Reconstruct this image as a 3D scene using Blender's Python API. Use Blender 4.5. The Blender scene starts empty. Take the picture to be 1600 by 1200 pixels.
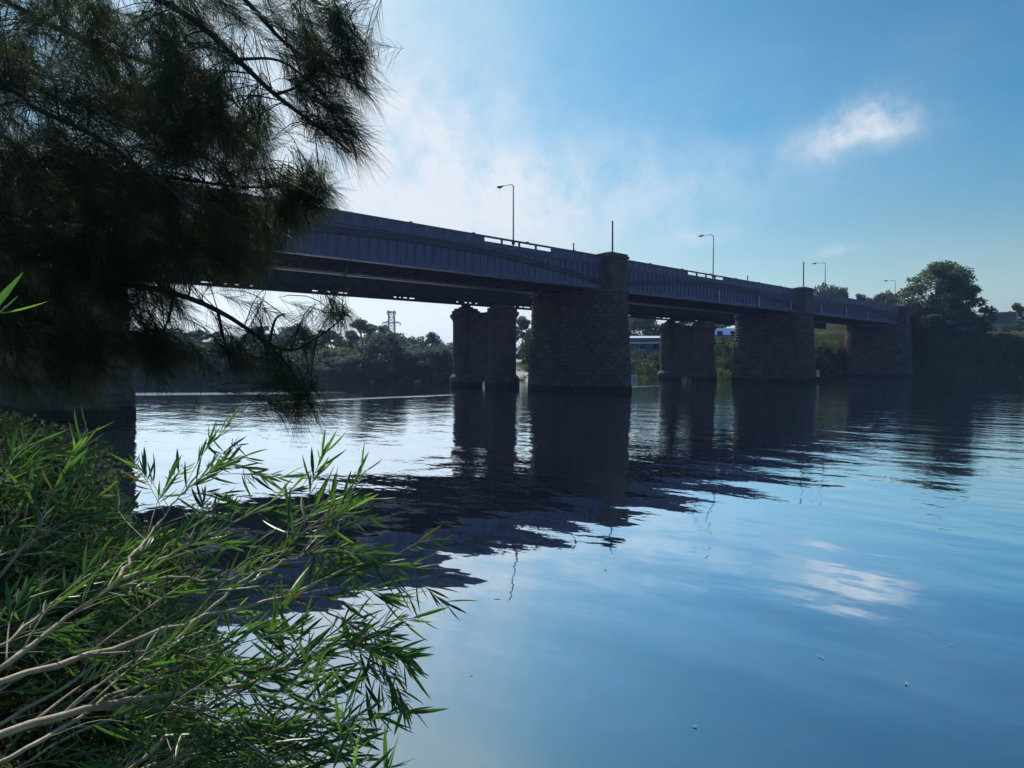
import bpy, math, random
import numpy as np
from mathutils import Vector, Matrix

random.seed(7)
rng = np.random.default_rng(7)
S = bpy.context.scene
COL = S.collection
R = math.radians

# ------------------------------------------------------------------ camera
HEAD, PITCH, EYE, FPX = 45.9, -1.88, 3.5, 1067.0      # heading from +X, degrees; focal length in 1600-px units
cam_d = bpy.data.cameras.new('camera')
cam = bpy.data.objects.new('camera', cam_d)
COL.objects.link(cam)
cam.location = (0, 0, EYE)
cam.rotation_euler = (R(90 + PITCH), 0, R(HEAD - 90))
cam_d.sensor_width = 36
cam_d.lens = 24.0
cam_d.clip_start = 0.05
cam_d.clip_end = 6000
S.camera = cam

# ------------------------------------------------------------------ sky and sun
SUN_EL, SUN_HEAD = 48.0, 66.5                         # elevation; heading from +X towards +Y
world = bpy.data.worlds.new('World')
S.world = world
world.use_nodes = True
nt = world.node_tree
nt.nodes.clear()


def N(tree, typ, **kw):
    n = tree.nodes.new(typ)
    for k, v in kw.items():
        if k == 'inp':
            for i, x in v.items():
                n.inputs[i].default_value = x
        else:
            setattr(n, k, v)
    return n


def L(tree, a, b):
    tree.links.new(a, b)


def math_node(tree, op, a, b=None, c=None, clamp=False):
    n = tree.nodes.new('ShaderNodeMath')
    n.operation = op
    n.use_clamp = clamp
    for i, x in enumerate((a, b, c)):
        if x is None:
            continue
        if isinstance(x, (int, float)):
            n.inputs[i].default_value = x
        else:
            tree.links.new(x, n.inputs[i])
    return n.outputs[0]


def px_dir(x, y):
    v = Vector(((x - 800) / FPX, -(y - 600) / FPX, -1.0))
    return (cam.rotation_euler.to_matrix() @ v).normalized()


def px(x, y, d):
    """world point seen at pixel (x, y) of the 1600x1200 picture at depth d metres"""
    v = Vector(((x - 800) / FPX * d, -(y - 600) / FPX * d, -d))
    return cam.rotation_euler.to_matrix() @ v + cam.location


sky = N(nt, 'ShaderNodeTexSky')
sky.sky_type = 'NISHITA'
sky.sun_disc = False
sky.sun_elevation = R(SUN_EL)
sky.sun_rotation = R(90 - SUN_HEAD)
sky.altitude = 20
sky.air_density = 1.0
sky.dust_density = 1.0
sky.ozone_density = 2.5
tc = N(nt, 'ShaderNodeTexCoord')
dirv = tc.outputs['Generated']


def cloud_blob(center, ax_r, ax_u, rot):
    """soft elliptical mask round a sky direction"""
    c = px_dir(*center)
    right = Vector((c.y, -c.x, 0)).normalized()
    up = right.cross(c)
    ca, sa = math.cos(rot), math.sin(rot)
    r2, u2 = right * ca + up * sa, up * ca - right * sa

    def dot(vec, k):
        d = N(nt, 'ShaderNodeVectorMath', operation='DOT_PRODUCT')
        L(nt, warp, d.inputs[0])
        d.inputs[1].default_value = vec / k
        return d.outputs['Value']
    a, b = dot(r2, ax_r), dot(u2, ax_u)
    q = math_node(nt, 'ADD', math_node(nt, 'MULTIPLY', a, a), math_node(nt, 'MULTIPLY', b, b))
    f = N(nt, 'ShaderNodeVectorMath', operation='DOT_PRODUCT')
    L(nt, dirv, f.inputs[0])
    f.inputs[1].default_value = c
    front = math_node(nt, 'GREATER_THAN', f.outputs['Value'], 0.3)
    g = math_node(nt, 'POWER', 2.718, math_node(nt, 'MULTIPLY', q, -1.0))
    return math_node(nt, 'MULTIPLY', g, front)


nz = N(nt, 'ShaderNodeTexNoise', inp={'Scale': 15.0, 'Detail': 9.0, 'Roughness': 0.66})
L(nt, dirv, nz.inputs['Vector'])
sub = N(nt, 'ShaderNodeVectorMath', operation='SUBTRACT')
L(nt, nz.outputs['Color'], sub.inputs[0])
sub.inputs[1].default_value = (0.5, 0.5, 0.5)
scl = N(nt, 'ShaderNodeVectorMath', operation='SCALE')
L(nt, sub.outputs[0], scl.inputs[0])
scl.inputs['Scale'].default_value = 0.06
add = N(nt, 'ShaderNodeVectorMath', operation='ADD')
L(nt, dirv, add.inputs[0])
L(nt, scl.outputs[0], add.inputs[1])
warp = add.outputs[0]

blobs = [((1352, 204), .070, .027, .10, .42), ((1312, 222), .042, .014, .15, .40), ((1385, 192), .036, .018, -.1, .50),
         ((1305, 393), .022, .005, 0, .35), ((1000, 300), .26, .06, .12, .28), ((590, 230), .24, .17, -.5, 1.0), ((760, 330), .26, .09, .1, .42),
         ((1090, 372), .05, .012, 0, .3)]
tot = None
for c, a, b, r, w in blobs:
    m = math_node(nt, 'MULTIPLY', cloud_blob(c, a, b, r), w)
    tot = m if tot is None else math_node(nt, 'ADD', tot, m)
# thin veil of high cloud everywhere
vn = N(nt, 'ShaderNodeTexNoise', inp={'Scale': 2.6, 'Detail': 7.0, 'Roughness': 0.55})
mp = N(nt, 'ShaderNodeMapping')
mp.inputs['Scale'].default_value = (1, 1, 2.6)
L(nt, dirv, mp.inputs['Vector'])
L(nt, mp.outputs[0], vn.inputs['Vector'])
veil = N(nt, 'ShaderNodeMapRange', inp={'From Min': 0.45, 'From Max': 0.8, 'To Min': 0.0, 'To Max': 0.10})
L(nt, vn.outputs['Fac'], veil.inputs['Value'])
nfac = N(nt, 'ShaderNodeMapRange', inp={'From Min': 0.32, 'From Max': 0.66, 'To Min': 0.35, 'To Max': 1.25})
L(nt, nz.outputs['Fac'], nfac.inputs['Value'])
cl = math_node(nt, 'ADD', math_node(nt, 'MULTIPLY', tot, nfac.outputs[0]), veil.outputs[0], clamp=True)
cl = math_node(nt, 'MULTIPLY', cl, 0.9)
# clouds pass on the light of the sky round the sun, whitened
tint = N(nt, 'ShaderNodeMix', data_type='RGBA', blend_type='MULTIPLY')
tint.inputs['Factor'].default_value = 1.0
L(nt, sky.outputs[0], tint.inputs[6])
SKY_TINT, SKY_GAMMA, SKY_GAIN = (0.079, 0.121, 0.112, 1), 1.52, 11.0
tint.inputs[7].default_value = SKY_TINT
gam = N(nt, 'ShaderNodeGamma', inp={'Gamma': SKY_GAMMA})
L(nt, tint.outputs[2], gam.inputs['Color'])
gain = N(nt, 'ShaderNodeVectorMath', operation='SCALE')
L(nt, gam.outputs[0], gain.inputs[0])
gain.inputs['Scale'].default_value = SKY_GAIN
mix = N(nt, 'ShaderNodeMix', data_type='RGBA')
L(nt, cl, mix.inputs['Factor'])
# haze low in the sky and round the sun washes the blue out
bw = N(nt, 'ShaderNodeRGBToBW')
L(nt, gain.outputs[0], bw.inputs[0])
grey = N(nt, 'ShaderNodeVectorMath', operation='SCALE')
grey.inputs[0].default_value = (0.93, 1.0, 1.07)
L(nt, bw.outputs[0], grey.inputs['Scale'])
sz_ = N(nt, 'ShaderNodeSeparateXYZ')
L(nt, dirv, sz_.inputs[0])
lowf = N(nt, 'ShaderNodeMapRange', interpolation_type='SMOOTHSTEP', inp={'From Min': 0.0, 'From Max': 0.32, 'To Min': 0.75, 'To Max': 0.0})
L(nt, math_node(nt, 'ABSOLUTE', sz_.outputs[2]), lowf.inputs['Value'])
brf = N(nt, 'ShaderNodeMapRange', interpolation_type='SMOOTHSTEP', inp={'From Min': 3.5, 'From Max': 9.0, 'To Min': 0.0, 'To Max': 0.9})
L(nt, bw.outputs[0], brf.inputs['Value'])
wash = N(nt, 'ShaderNodeMix', data_type='RGBA')
L(nt, math_node(nt, 'MAXIMUM', lowf.outputs[0], brf.outputs[0]), wash.inputs['Factor'])
L(nt, gain.outputs[0], wash.inputs[6])
L(nt, grey.outputs[0], wash.inputs[7])
L(nt, wash.outputs[2], mix.inputs[6])
mix.inputs[7].default_value = (8.2, 8.6, 9.2, 1)
bg = N(nt, 'ShaderNodeBackground', inp={'Strength': 0.1})
L(nt, mix.outputs[2], bg.inputs['Color'])
out = N(nt, 'ShaderNodeOutputWorld')
L(nt, bg.outputs[0], out.inputs['Surface'])

sun_d = bpy.data.lights.new('sun', 'SUN')
sun_d.energy = 4.4
sun_d.angle = R(0.53)
sun_d.color = (1.0, 0.94, 0.84)
sun = bpy.data.objects.new('sun', sun_d)
COL.objects.link(sun)
sdir = Vector((math.cos(R(SUN_EL)) * math.cos(R(SUN_HEAD)), math.cos(R(SUN_EL)) * math.sin(R(SUN_HEAD)), math.sin(R(SUN_EL))))
sun.rotation_euler = (-sdir).to_track_quat('-Z', 'Y').to_euler()
sun.location = (0, 0, 60)

S.view_settings.view_transform = 'Standard'
S.view_settings.look = 'None'
S.view_settings.exposure = 0.0
S.view_settings.gamma = 1.0
S.view_settings.use_curve_mapping = False
S.render.engine = 'CYCLES'
S.cycles.use_denoising = True
S.cycles.max_bounces = 8
S.cycles.transparent_max_bounces = 8
S.cycles.volume_bounces = 1
S.cycles.caustics_reflective = False
S.cycles.caustics_refractive = False
S.cycles.sample_clamp_indirect = 6


# ------------------------------------------------------------------ helpers
def mat(name, color, rough=0.7, var=0.25, scale=4.0, spec=0.3, metallic=0.0, bump=0.0, bscale=20.0, detail=5.0,
        color2=None, translucent=0.0, tcolor=None, coords='Object', stretch=(1, 1, 1), random_island=0.0):
    m = bpy.data.materials.new(name)
    m.use_nodes = True
    t = m.node_tree
    p = t.nodes['Principled BSDF']
    p.inputs['Roughness'].default_value = rough
    p.inputs['Specular IOR Level'].default_value = spec
    p.inputs['Metallic'].default_value = metallic
    c = N(t, 'ShaderNodeTexCoord')
    mp = N(t, 'ShaderNodeMapping')
    mp.inputs['Scale'].default_value = stretch
    L(t, c.outputs[coords], mp.inputs['Vector'])
    n = N(t, 'ShaderNodeTexNoise', inp={'Scale': scale, 'Detail': detail, 'Roughness': 0.6})
    L(t, mp.outputs[0], n.inputs['Vector'])
    ramp = N(t, 'ShaderNodeValToRGB')
    c2 = color2 or tuple(x * (1 + var) for x in color)
    c1 = tuple(x * (1 - var) for x in color) if color2 is None else color
    ramp.color_ramp.elements[0].position = 0.32
    ramp.color_ramp.elements[0].color = (*c1, 1)
    ramp.color_ramp.elements[1].position = 0.68
    ramp.color_ramp.elements[1].color = (*c2, 1)
    L(t, n.outputs['Fac'], ramp.inputs['Fac'])
    col = ramp.outputs[0]
    if random_island:
        g = N(t, 'ShaderNodeNewGeometry')
        oi = N(t, 'ShaderNodeObjectInfo')
        s = math_node(t, 'FRACT', math_node(t, 'ADD', g.outputs['Random Per Island'], oi.outputs['Random']))
        mr = N(t, 'ShaderNodeMapRange', inp={'To Min': 1 - random_island, 'To Max': 1 + random_island})
        L(t, s, mr.inputs['Value'])
        mm = N(t, 'ShaderNodeMix', data_type='RGBA', blend_type='MULTIPLY')
        mm.inputs['Factor'].default_value = 1
        L(t, col, mm.inputs[6])
        L(t, mr.outputs[0], mm.inputs[7])
        col = mm.outputs[2]
    L(t, col, p.inputs['Base Color'])
    if bump:
        bn = N(t, 'ShaderNodeTexNoise', inp={'Scale': bscale, 'Detail': 6.0, 'Roughness': 0.65})
        L(t, mp.outputs[0], bn.inputs['Vector'])
        b = N(t, 'ShaderNodeBump', inp={'Strength': 0.8, 'Distance': bump})
        L(t, bn.outputs['Fac'], b.inputs['Height'])
        L(t, b.outputs[0], p.inputs['Normal'])
    if translucent:
        tr = N(t, 'ShaderNodeBsdfTranslucent')
        tr.inputs['Color'].default_value = (*(tcolor or color), 1)
        mx = N(t, 'ShaderNodeMixShader')
        mx.inputs[0].default_value = translucent
        L(t, p.outputs[0], mx.inputs[1])
        L(t, tr.outputs[0], mx.inputs[2])
        L(t, mx.outputs[0], t.nodes['Material Output'].inputs['Surface'])
    return m


def link(name, me, parent=None, m=None, loc=None):
    o = bpy.data.objects.new(name, me)
    COL.objects.link(o)
    if parent is not None:
        o.parent = parent
    if loc is not None:
        o.location = loc
    if m is not None and me is not None and not me.materials:
        me.materials.append(m)
    return o


def tag(o, label=None, cat=None, group=None, kind=None):
    if label:
        o['label'] = label
    if cat:
        o['category'] = cat
    if group:
        o['group'] = group
    if kind:
        o['kind'] = kind
    return o


def empty(name, label, cat, loc=(0, 0, 0), group=None, rotz=0.0):
    o = bpy.data.objects.new(name, None)
    COL.objects.link(o)
    o.location = loc
    o.rotation_euler = (0, 0, rotz)
    o.empty_display_size = 0.2
    return tag(o, label, cat, group)


def mesh(name, verts, faces, smooth=False):
    me = bpy.data.meshes.new(name)
    me.from_pydata([tuple(v) for v in verts], [], faces)
    me.update()
    if smooth:
        me.polygons.foreach_set('use_smooth', [True] * len(me.polygons))
    return me


def mesh_np(name, V, Q, smooth=False):
    """fast mesh from vertex array and a (n, k) face index array"""
    me = bpy.data.meshes.new(name)
    V = np.asarray(V, np.float32)
    Q = np.asarray(Q, np.int32)
    k = Q.shape[1]
    me.vertices.add(len(V))
    me.vertices.foreach_set('co', V.ravel())
    me.loops.add(Q.size)
    me.loops.foreach_set('vertex_index', Q.ravel())
    me.polygons.add(len(Q))
    me.polygons.foreach_set('loop_start', np.arange(0, Q.size, k, dtype=np.int32))
    me.polygons.foreach_set('loop_total', np.full(len(Q), k, np.int32))
    if smooth:
        me.polygons.foreach_set('use_smooth', np.ones(len(Q), bool))
    me.update(calc_edges=True)
    me.validate()
    return me


class MB:
    """collects simple shapes into one mesh"""

    def __init__(self, off=(0, 0, 0)):
        self.v, self.f, self.off = [], [], Vector(off)

    def add(self, vs, fs):
        b = len(self.v)
        self.v += [Vector(v) - self.off for v in vs]
        self.f += [tuple(i + b for i in f) for f in fs]
        return self

    def box(self, x0, x1, y0, y1, z0, z1):
        vs = [(x, y, z) for z in (z0, z1) for (x, y) in ((x0, y0), (x1, y0), (x1, y1), (x0, y1))]
        return self.add(vs, [(3, 2, 1, 0), (4, 5, 6, 7), (0, 1, 5, 4), (1, 2, 6, 5), (2, 3, 7, 6), (3, 0, 4, 7)])

    def bar(self, a, b, w, h=None):
        a, b = Vector(a), Vector(b)
        d = (b - a).normalized()
        s = d.cross(Vector((0, 0, 1)))
        s = s.normalized() if s.length > 1e-4 else Vector((1, 0, 0))
        u = s.cross(d)
        h = h or w
        vs = [p + s * (w / 2 * i) + u * (h / 2 * j) for p in (a, b) for (i, j) in ((-1, -1), (1, -1), (1, 1), (-1, 1))]
        return self.add(vs, [(3, 2, 1, 0), (4, 5, 6, 7), (0, 1, 5, 4), (1, 2, 6, 5), (2, 3, 7, 6), (3, 0, 4, 7)])

    def tube(self, pts, radii, seg=6):
        pts = [Vector(p) for p in pts]
        if isinstance(radii, (int, float)):
            radii = [radii] * len(pts)
        vs, fs = [], []
        prev = None
        for i, p in enumerate(pts):
            d = (pts[min(i + 1, len(pts) - 1)] - pts[max(i - 1, 0)]).normalized()
            if prev is None:
                s = d.cross(Vector((0.3, 0.2, 0.93)))
                s = s.normalized() if s.length > 1e-3 else Vector((1, 0, 0))
            else:
                s = (prev - d * prev.dot(d)).normalized()
            prev = s
            u = d.cross(s)
            for k in range(seg):
                a = 2 * math.pi * k / seg
                vs.append(p + (s * math.cos(a) + u * math.sin(a)) * radii[i])
        for i in range(len(pts) - 1):
            for k in range(seg):
                k2 = (k + 1) % seg
                fs.append((i * seg + k, i * seg + k2, (i + 1) * seg + k2, (i + 1) * seg + k))
        fs.append(tuple(reversed(range(seg))))
        n = (len(pts) - 1) * seg
        fs.append(tuple(range(n, n + seg)))
        return self.add(vs, fs)

    def lathe(self, c, prof, seg=32):
        vs, fs = [], []
        for r, z in prof:
            for k in range(seg):
                a = 2 * math.pi * k / seg
                vs.append((c[0] + r * math.cos(a), c[1] + r * math.sin(a), c[2] + z))
        for i in range(len(prof) - 1):
            for k in range(seg):
                k2 = (k + 1) % seg
                fs.append((i * seg + k, i * seg + k2, (i + 1) * seg + k2, (i + 1) * seg + k))
        fs.append(tuple(reversed(range(seg))))
        n = (len(prof) - 1) * seg
        fs.append(tuple(range(n, n + seg)))
        return self.add(vs, fs)

    def build(self, name, m=None, parent=None, smooth=False):
        return link(name, mesh(name, self.v, self.f, smooth), parent, m)


def spline(pts, n):
    """Catmull-Rom through points"""
    P = [np.array(p, float) for p in pts]
    P = [2 * P[0] - P[1]] + P + [2 * P[-1] - P[-2]]
    o = []
    segs = len(P) - 3
    for i in range(n):
        t = i / (n - 1) * segs
        k = min(int(t), segs - 1)
        u = t - k
        a, b, c, d = P[k:k + 4]
        o.append(0.5 * (2 * b + (c - a) * u + (2 * a - 5 * b + 4 * c - d) * u * u + (3 * b - a - 3 * c + d) * u ** 3))
    return o


# ------------------------------------------------------------------ terrain and water
NEAR_BANK = [(-420, 620), (-200, 290), (-90, 160), (-30, 95), (-8, 70), (1, 52), (2, 40), (1.6, 28), (1.0, 18), (2.4, 14.6), (3.5, 12.8), (3.1, 11.4), (2.6, 9.6), (2.4, 8), (2.2, 6.4), (1.7, 4.5), (0.9, 0),
             (2.5, -5), (4, -20), (8, -60), (15, -200), (20, -620)]
FAR_BANK = [(235, -620), (215, -300), (200, -60), (190, 0), (186, 28), (184, 38), (172, 52), (158, 70), (137, 80),
            (104, 84), (84, 90), (71, 97), (34, 127), (-30, 190), (-120, 300), (-330, 620)]
POLY = np.array(NEAR_BANK + FAR_BANK, float)


def signed_dist(P):
    """+ on land, - in the river, metres to the shoreline"""
    P = np.asarray(P, float)
    n = len(POLY)
    dmin = np.full(len(P), 1e9)
    inside = np.zeros(len(P), bool)
    for i in range(n):
        a, b = POLY[i], POLY[(i + 1) % n]
        ab = b - a
        t = np.clip(((P - a) @ ab) / (ab @ ab), 0, 1)
        d = np.hypot(*(P - (a + t[:, None] * ab)).T)
        dmin = np.minimum(dmin, d)
        c = ((a[1] > P[:, 1]) != (b[1] > P[:, 1]))
        with np.errstate(divide='ignore', invalid='ignore'):
            xi = (b[0] - a[0]) * (P[:, 1] - a[1]) / (b[1] - a[1]) + a[0]
        inside ^= c & (P[:, 0] < xi)
    return np.where(inside, -dmin, dmin)


def sstep(a, b, x):
    t = np.clip((x - a) / (b - a), 0, 1)
    return t * t * (3 - 2 * t)


def ground_z(P):
    P = np.asarray(P, float)
    x, y = P[:, 0], P[:, 1]
    d = signed_dist(P)
    far = x > 40 + 0 * y
    top = np.where(x + 0.6 * y > 95, 3.0 + 8.0 * sstep(125, 178, x) * sstep(130, 75, y), 4.5)
    wid = np.where(x + 0.6 * y > 95, 18.0, 22.0)
    near = np.hypot(x, y) < 60
    wob = 0.35 * np.sin(x * 0.31 + 1.3) * np.cos(y * 0.27) + 0.2 * np.sin(x * 0.9) * np.sin(y * 0.8 + 0.6)
    z = np.where(d > 0, 0.25 + np.minimum(d, 1.6) * 0.9 * (x < 30) + (top - 0.25) * sstep(0, 1, d / wid) + wob * np.clip(d / 4, 0, 1), -np.clip(-d, 0, 6) * 0.5)
    # approach embankments of the two bridges
    emb = np.where((x > 171) | (x < -30), 14.3 - np.maximum(0, np.abs(y - 62) - 14.5) * 0.62, -9)
    emb = np.where(x > 171, np.minimum(emb, 1.0 + (x - 171) * 0.8), np.minimum(emb, 2 + (-30 - x) * 1.1))
    return np.where(d > 0, np.maximum(z, emb), z)


def gz(x, y):
    return float(ground_z([(x, y)])[0])


M_ground = mat('bank_soil', (0.022, 0.028, 0.012), rough=0.95, color2=(0.060, 0.070, 0.026), scale=0.35, detail=9, bump=0.12, bscale=2.5, spec=0.1)


def axis(lo, hi, dense, step):
    a = [lo]
    while a[-1] < hi:
        x = a[-1]
        dd = min(abs(x - c) for c in dense)
        a.append(x + max(step, min(40, step + 0.06 * max(0, dd - 25))))
    return np.array(a)


gx = np.unique(np.concatenate([axis(-620, 700, [0, 40, 80, 120, 160, 185], 1.5), np.arange(-6, 8, 0.5)]))
gy = np.unique(np.concatenate([axis(-620, 620, [0, 40, 80, 120], 1.5), np.arange(-6, 16, 0.5)]))
XX, YY = np.meshgrid(gx, gy)
PP = np.stack([XX.ravel(), YY.ravel()], 1)
ZZ = ground_z(PP)
nx, ny = len(gx), len(gy)
ii = np.arange(nx * ny).reshape(ny, nx)
Q = np.stack([ii[:-1, :-1], ii[:-1, 1:], ii[1:, 1:], ii[1:, :-1]], -1).reshape(-1, 4)
tag(link('ground', mesh_np('ground', np.column_stack([PP, ZZ]), Q, True), None, M_ground), kind='structure')


def water_material():
    m = bpy.data.materials.new('river_water')
    m.use_nodes = True
    t = m.node_tree
    t.nodes.clear()
    g = N(t, 'ShaderNodeNewGeometry')
    pos = g.outputs['Position']

    def noise(scale, detail=2.0, rough=0.5, stretch=(1, 1, 1), rot=0.0):
        mp = N(t, 'ShaderNodeMapping')
        mp.inputs['Scale'].default_value = stretch
        mp.inputs['Rotation'].default_value = (0, 0, rot)
        L(t, pos, mp.inputs['Vector'])
        n = N(t, 'ShaderNodeTexNoise', inp={'Scale': scale, 'Detail': detail, 'Roughness': rough})
        L(t, mp.outputs[0], n.inputs['Vector'])
        return n.outputs['Fac']
    sep = N(t, 'ShaderNodeSeparateXYZ')
    L(t, pos, sep.inputs[0])
    X, Y = sep.outputs[0], sep.outputs[1]
    r = math_node(t, 'SQRT', math_node(t, 'ADD', math_node(t, 'MULTIPLY', X, X), math_node(t, 'MULTIPLY', Y, Y)))
    ramp = N(t, 'ShaderNodeMapRange', inp={'From Min': 9.0, 'From Max': 40.0, 'To Min': 0.0, 'To Max': 1.0})
    L(t, r, ramp.inputs['Value'])
    farf = ramp.outputs[0]
    # long lazy swell, then wind ripples that grow towards mid-river
    swell = math_node(t, 'MULTIPLY', noise(0.55, 1.5, 0.4, (1, 0.55, 1), R(-40)), 0.046)
    rip = math_node(t, 'MULTIPLY', noise(1.7, 2.0, 0.45, (1, 0.62, 1), R(-30)), 0.016)
    rip = math_node(t, 'MULTIPLY', rip, math_node(t, 'ADD', math_node(t, 'MULTIPLY', farf, 0.75), 0.30))
    fine = math_node(t, 'MULTIPLY', noise(5.0, 2.0, 0.5, (1, 0.6, 1), R(-45)), 0.012)
    fine = math_node(t, 'MULTIPLY', fine, math_node(t, 'MULTIPLY', farf, noise(0.05, 2.0)))
    # boat wake: a crest of steeper ripples crossing under the bridge, and a rough patch upstream
    wob = math_node(t, 'MULTIPLY', math_node(t, 'SUBTRACT', noise(0.09, 2.0), 0.5), 3.0)

    def patch(cx, cy, ang, lx, ly):
        ca, sa = math.cos(ang), math.sin(ang)
        dx, dy = math_node(t, 'SUBTRACT', X, cx), math_node(t, 'SUBTRACT', math_node(t, 'ADD', Y, wob), cy)
        a_ = math_node(t, 'DIVIDE', math_node(t, 'ADD', math_node(t, 'MULTIPLY', dx, ca), math_node(t, 'MULTIPLY', dy, sa)), lx)
        b_ = math_node(t, 'DIVIDE', math_node(t, 'SUBTRACT', math_node(t, 'MULTIPLY', dy, ca), math_node(t, 'MULTIPLY', dx, sa)), ly)
        q_ = math_node(t, 'ADD', math_node(t, 'POWER', math_node(t, 'ABSOLUTE', a_), 4.0), math_node(t, 'MULTIPLY', b_, b_))
        return math_node(t, 'POWER', 2.718, math_node(t, 'MULTIPLY', q_, -1.0))
    band = math_node(t, 'ADD', patch(37, 56.5, R(0), 12, 0.9), patch(24, 80, R(-35), 16, 2.6))
    band = math_node(t, 'ADD', band, patch(80, 56.5, R(0), 7, 0.8))
    wake = math_node(t, 'MULTIPLY', math_node(t, 'MULTIPLY', noise(2.6, 3.0, 0.6), 0.14), band)
    hsum = swell
    for q in (rip, fine, wake):
        hsum = math_node(t, 'ADD', hsum, q)
    b = N(t, 'ShaderNodeBump', inp={'Strength': 1.0, 'Distance': 1.0})
    L(t, hsum, b.inputs['Height'])
    gl = N(t, 'ShaderNodeBsdfGlossy')
    gl.inputs['Roughness'].default_value = 0.02
    gl.inputs['Color'].default_value = (0.88, 0.96, 1.0, 1)
    L(t, b.outputs[0], gl.inputs['Normal'])
    df = N(t, 'ShaderNodeBsdfDiffuse')
    df.inputs['Color'].default_value = (0.006, 0.011, 0.013, 1)
    fr = N(t, 'ShaderNodeFresnel', inp={'IOR': 1.33})
    L(t, b.outputs[0], fr.inputs['Normal'])
    fac = math_node(t, 'MINIMUM', math_node(t, 'MULTIPLY', math_node(t, 'POWER', fr.outputs[0], 0.40), 1.58), 0.98)
    mx = N(t, 'ShaderNodeMixShader')
    L(t, fac, mx.inputs[0])
    L(t, df.outputs[0], mx.inputs[1])
    L(t, gl.outputs[0], mx.inputs[2])
    o = N(t, 'ShaderNodeOutputMaterial')
    L(t, mx.outputs[0], o.inputs['Surface'])
    return m


wv = [(-620, -620, 0), (700, -620, 0), (700, 620, 0), (-620, 620, 0)]
tag(link('river_water', mesh('river_water', wv, [(0, 1, 2, 3)]), None, water_material()), kind='structure')

# ------------------------------------------------------------------ materials of the built things
M_steel = mat('blue_grey_paint', (0.115, 0.118, 0.25), rough=0.55, var=0.38, scale=1.9, bump=0.004, bscale=9, stretch=(1, 1, 0.25), spec=0.4)
M_steel_d = mat('dark_paint', (0.040, 0.040, 0.085), rough=0.6, var=0.3, scale=1.1, spec=0.35)
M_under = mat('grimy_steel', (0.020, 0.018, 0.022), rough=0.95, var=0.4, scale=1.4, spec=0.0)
M_rail = mat('green_rail_paint', (0.05, 0.13, 0.12), rough=0.45, var=0.2, scale=2.0)
M_pale = mat('pale_blue_strip', (0.34, 0.36, 0.55), rough=0.5, var=0.15, scale=2.0)
M_stone = mat('dark_sandstone', (0.100, 0.073, 0.070), rough=0.92, color2=(0.180, 0.135, 0.128), scale=0.5, bump=0.02, bscale=7, spec=0.12, random_island=0.22)
def tide(m, z=0.75):
    """wet, weedy band that the river leaves on masonry"""
    t = m.node_tree
    p = t.nodes['Principled BSDF']
    src = p.inputs['Base Color'].links[0].from_socket
    g = N(t, 'ShaderNodeNewGeometry')
    sp = N(t, 'ShaderNodeSeparateXYZ')
    L(t, g.outputs['Position'], sp.inputs[0])
    nn = N(t, 'ShaderNodeTexNoise', inp={'Scale': 0.8, 'Detail': 4.0})
    L(t, g.outputs['Position'], nn.inputs['Vector'])
    h = math_node(t, 'ADD', sp.outputs[2], math_node(t, 'MULTIPLY', nn.outputs['Fac'], 0.5))
    mr = N(t, 'ShaderNodeMapRange', interpolation_type='SMOOTHSTEP', inp={'From Min': z, 'From Max': z + .35, 'To Min': 0.85, 'To Max': 0.0})
    L(t, h, mr.inputs['Value'])
    mx = N(t, 'ShaderNodeMix', data_type='RGBA')
    L(t, mr.outputs[0], mx.inputs['Factor'])
    L(t, src, mx.inputs[6])
    mx.inputs[7].default_value = (0.020, 0.024, 0.014, 1)
    L(t, mx.outputs[2], p.inputs['Base Color'])


M_core = mat('mortar', (0.035, 0.032, 0.03), rough=0.95, var=0.3, scale=2, spec=0.1)
M_cyl = mat('stained_masonry', (0.085, 0.062, 0.056), rough=0.9, color2=(0.16, 0.12, 0.108), scale=0.7, bump=0.015, bscale=6, spec=0.15)
tide(M_stone)
tide(M_cyl)
M_galv = mat('galvanised_steel', (0.16, 0.17, 0.18), rough=0.45, var=0.15, scale=3, metallic=0.4)
M_dark = mat('dark_pole_paint', (0.03, 0.035, 0.04), rough=0.5, var=0.2, scale=3)
M_lens = mat('lamp_lens', (0.5, 0.5, 0.46), rough=0.3, var=0.05, scale=3)
M_white = mat('white_sign_paint', (0.72, 0.73, 0.80), rough=0.5, var=0.05, scale=6)
M_ink = mat('sign_ink', (0.05, 0.06, 0.16), rough=0.6, var=0.1, scale=5)
M_asphalt = mat('asphalt', (0.05, 0.05, 0.05), rough=0.9, var=0.2, scale=2)

# ------------------------------------------------------------------ the road bridge
PIER_S = [10.3, 63.1, 115.1, 167.3]
LF, LB = 49.0, 58.4           # faces of the near and far girders
Z0, Z1 = 11.74, 14.62         # girder bottom and top
bridge = empty('road_bridge', 'dark blue plate girder road bridge on sandstone piers crossing the river', 'bridge', (PIER_S[0], 53.7, 0))
BO = bridge.location
S_BEG, S_END = -42.0, 171.0


def bmb():
    return MB(BO)


# stone block shared by all the piers: bevelled cushion, unit size, outer face +X
blk_v = [(-.5, -.5, -.5), (-.5, .5, -.5), (-.5, .5, .5), (-.5, -.5, .5),
         (.36, -.5, -.5), (.36, .5, -.5), (.36, .5, .5), (.36, -.5, .5),
         (.5, -.46, -.42), (.5, .46, -.42), (.5, .46, .42), (.5, -.46, .42)]
blk_f = [(0, 1, 5, 4), (1, 2, 6, 5), (2, 3, 7, 6), (3, 0, 4, 7), (4, 5, 9, 8), (5, 6, 10, 9), (6, 7, 11, 10), (7, 4, 8, 11), (8, 9, 10, 11)]
BLK = mesh('stone', blk_v, blk_f)
BLK.materials.append(M_stone)
BLK_NP = np.array(blk_v)

ZT = 11.0                                  # top of the stone shafts
LA, LZ = 49.5, 57.9                        # centres of the rounded ends


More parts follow.
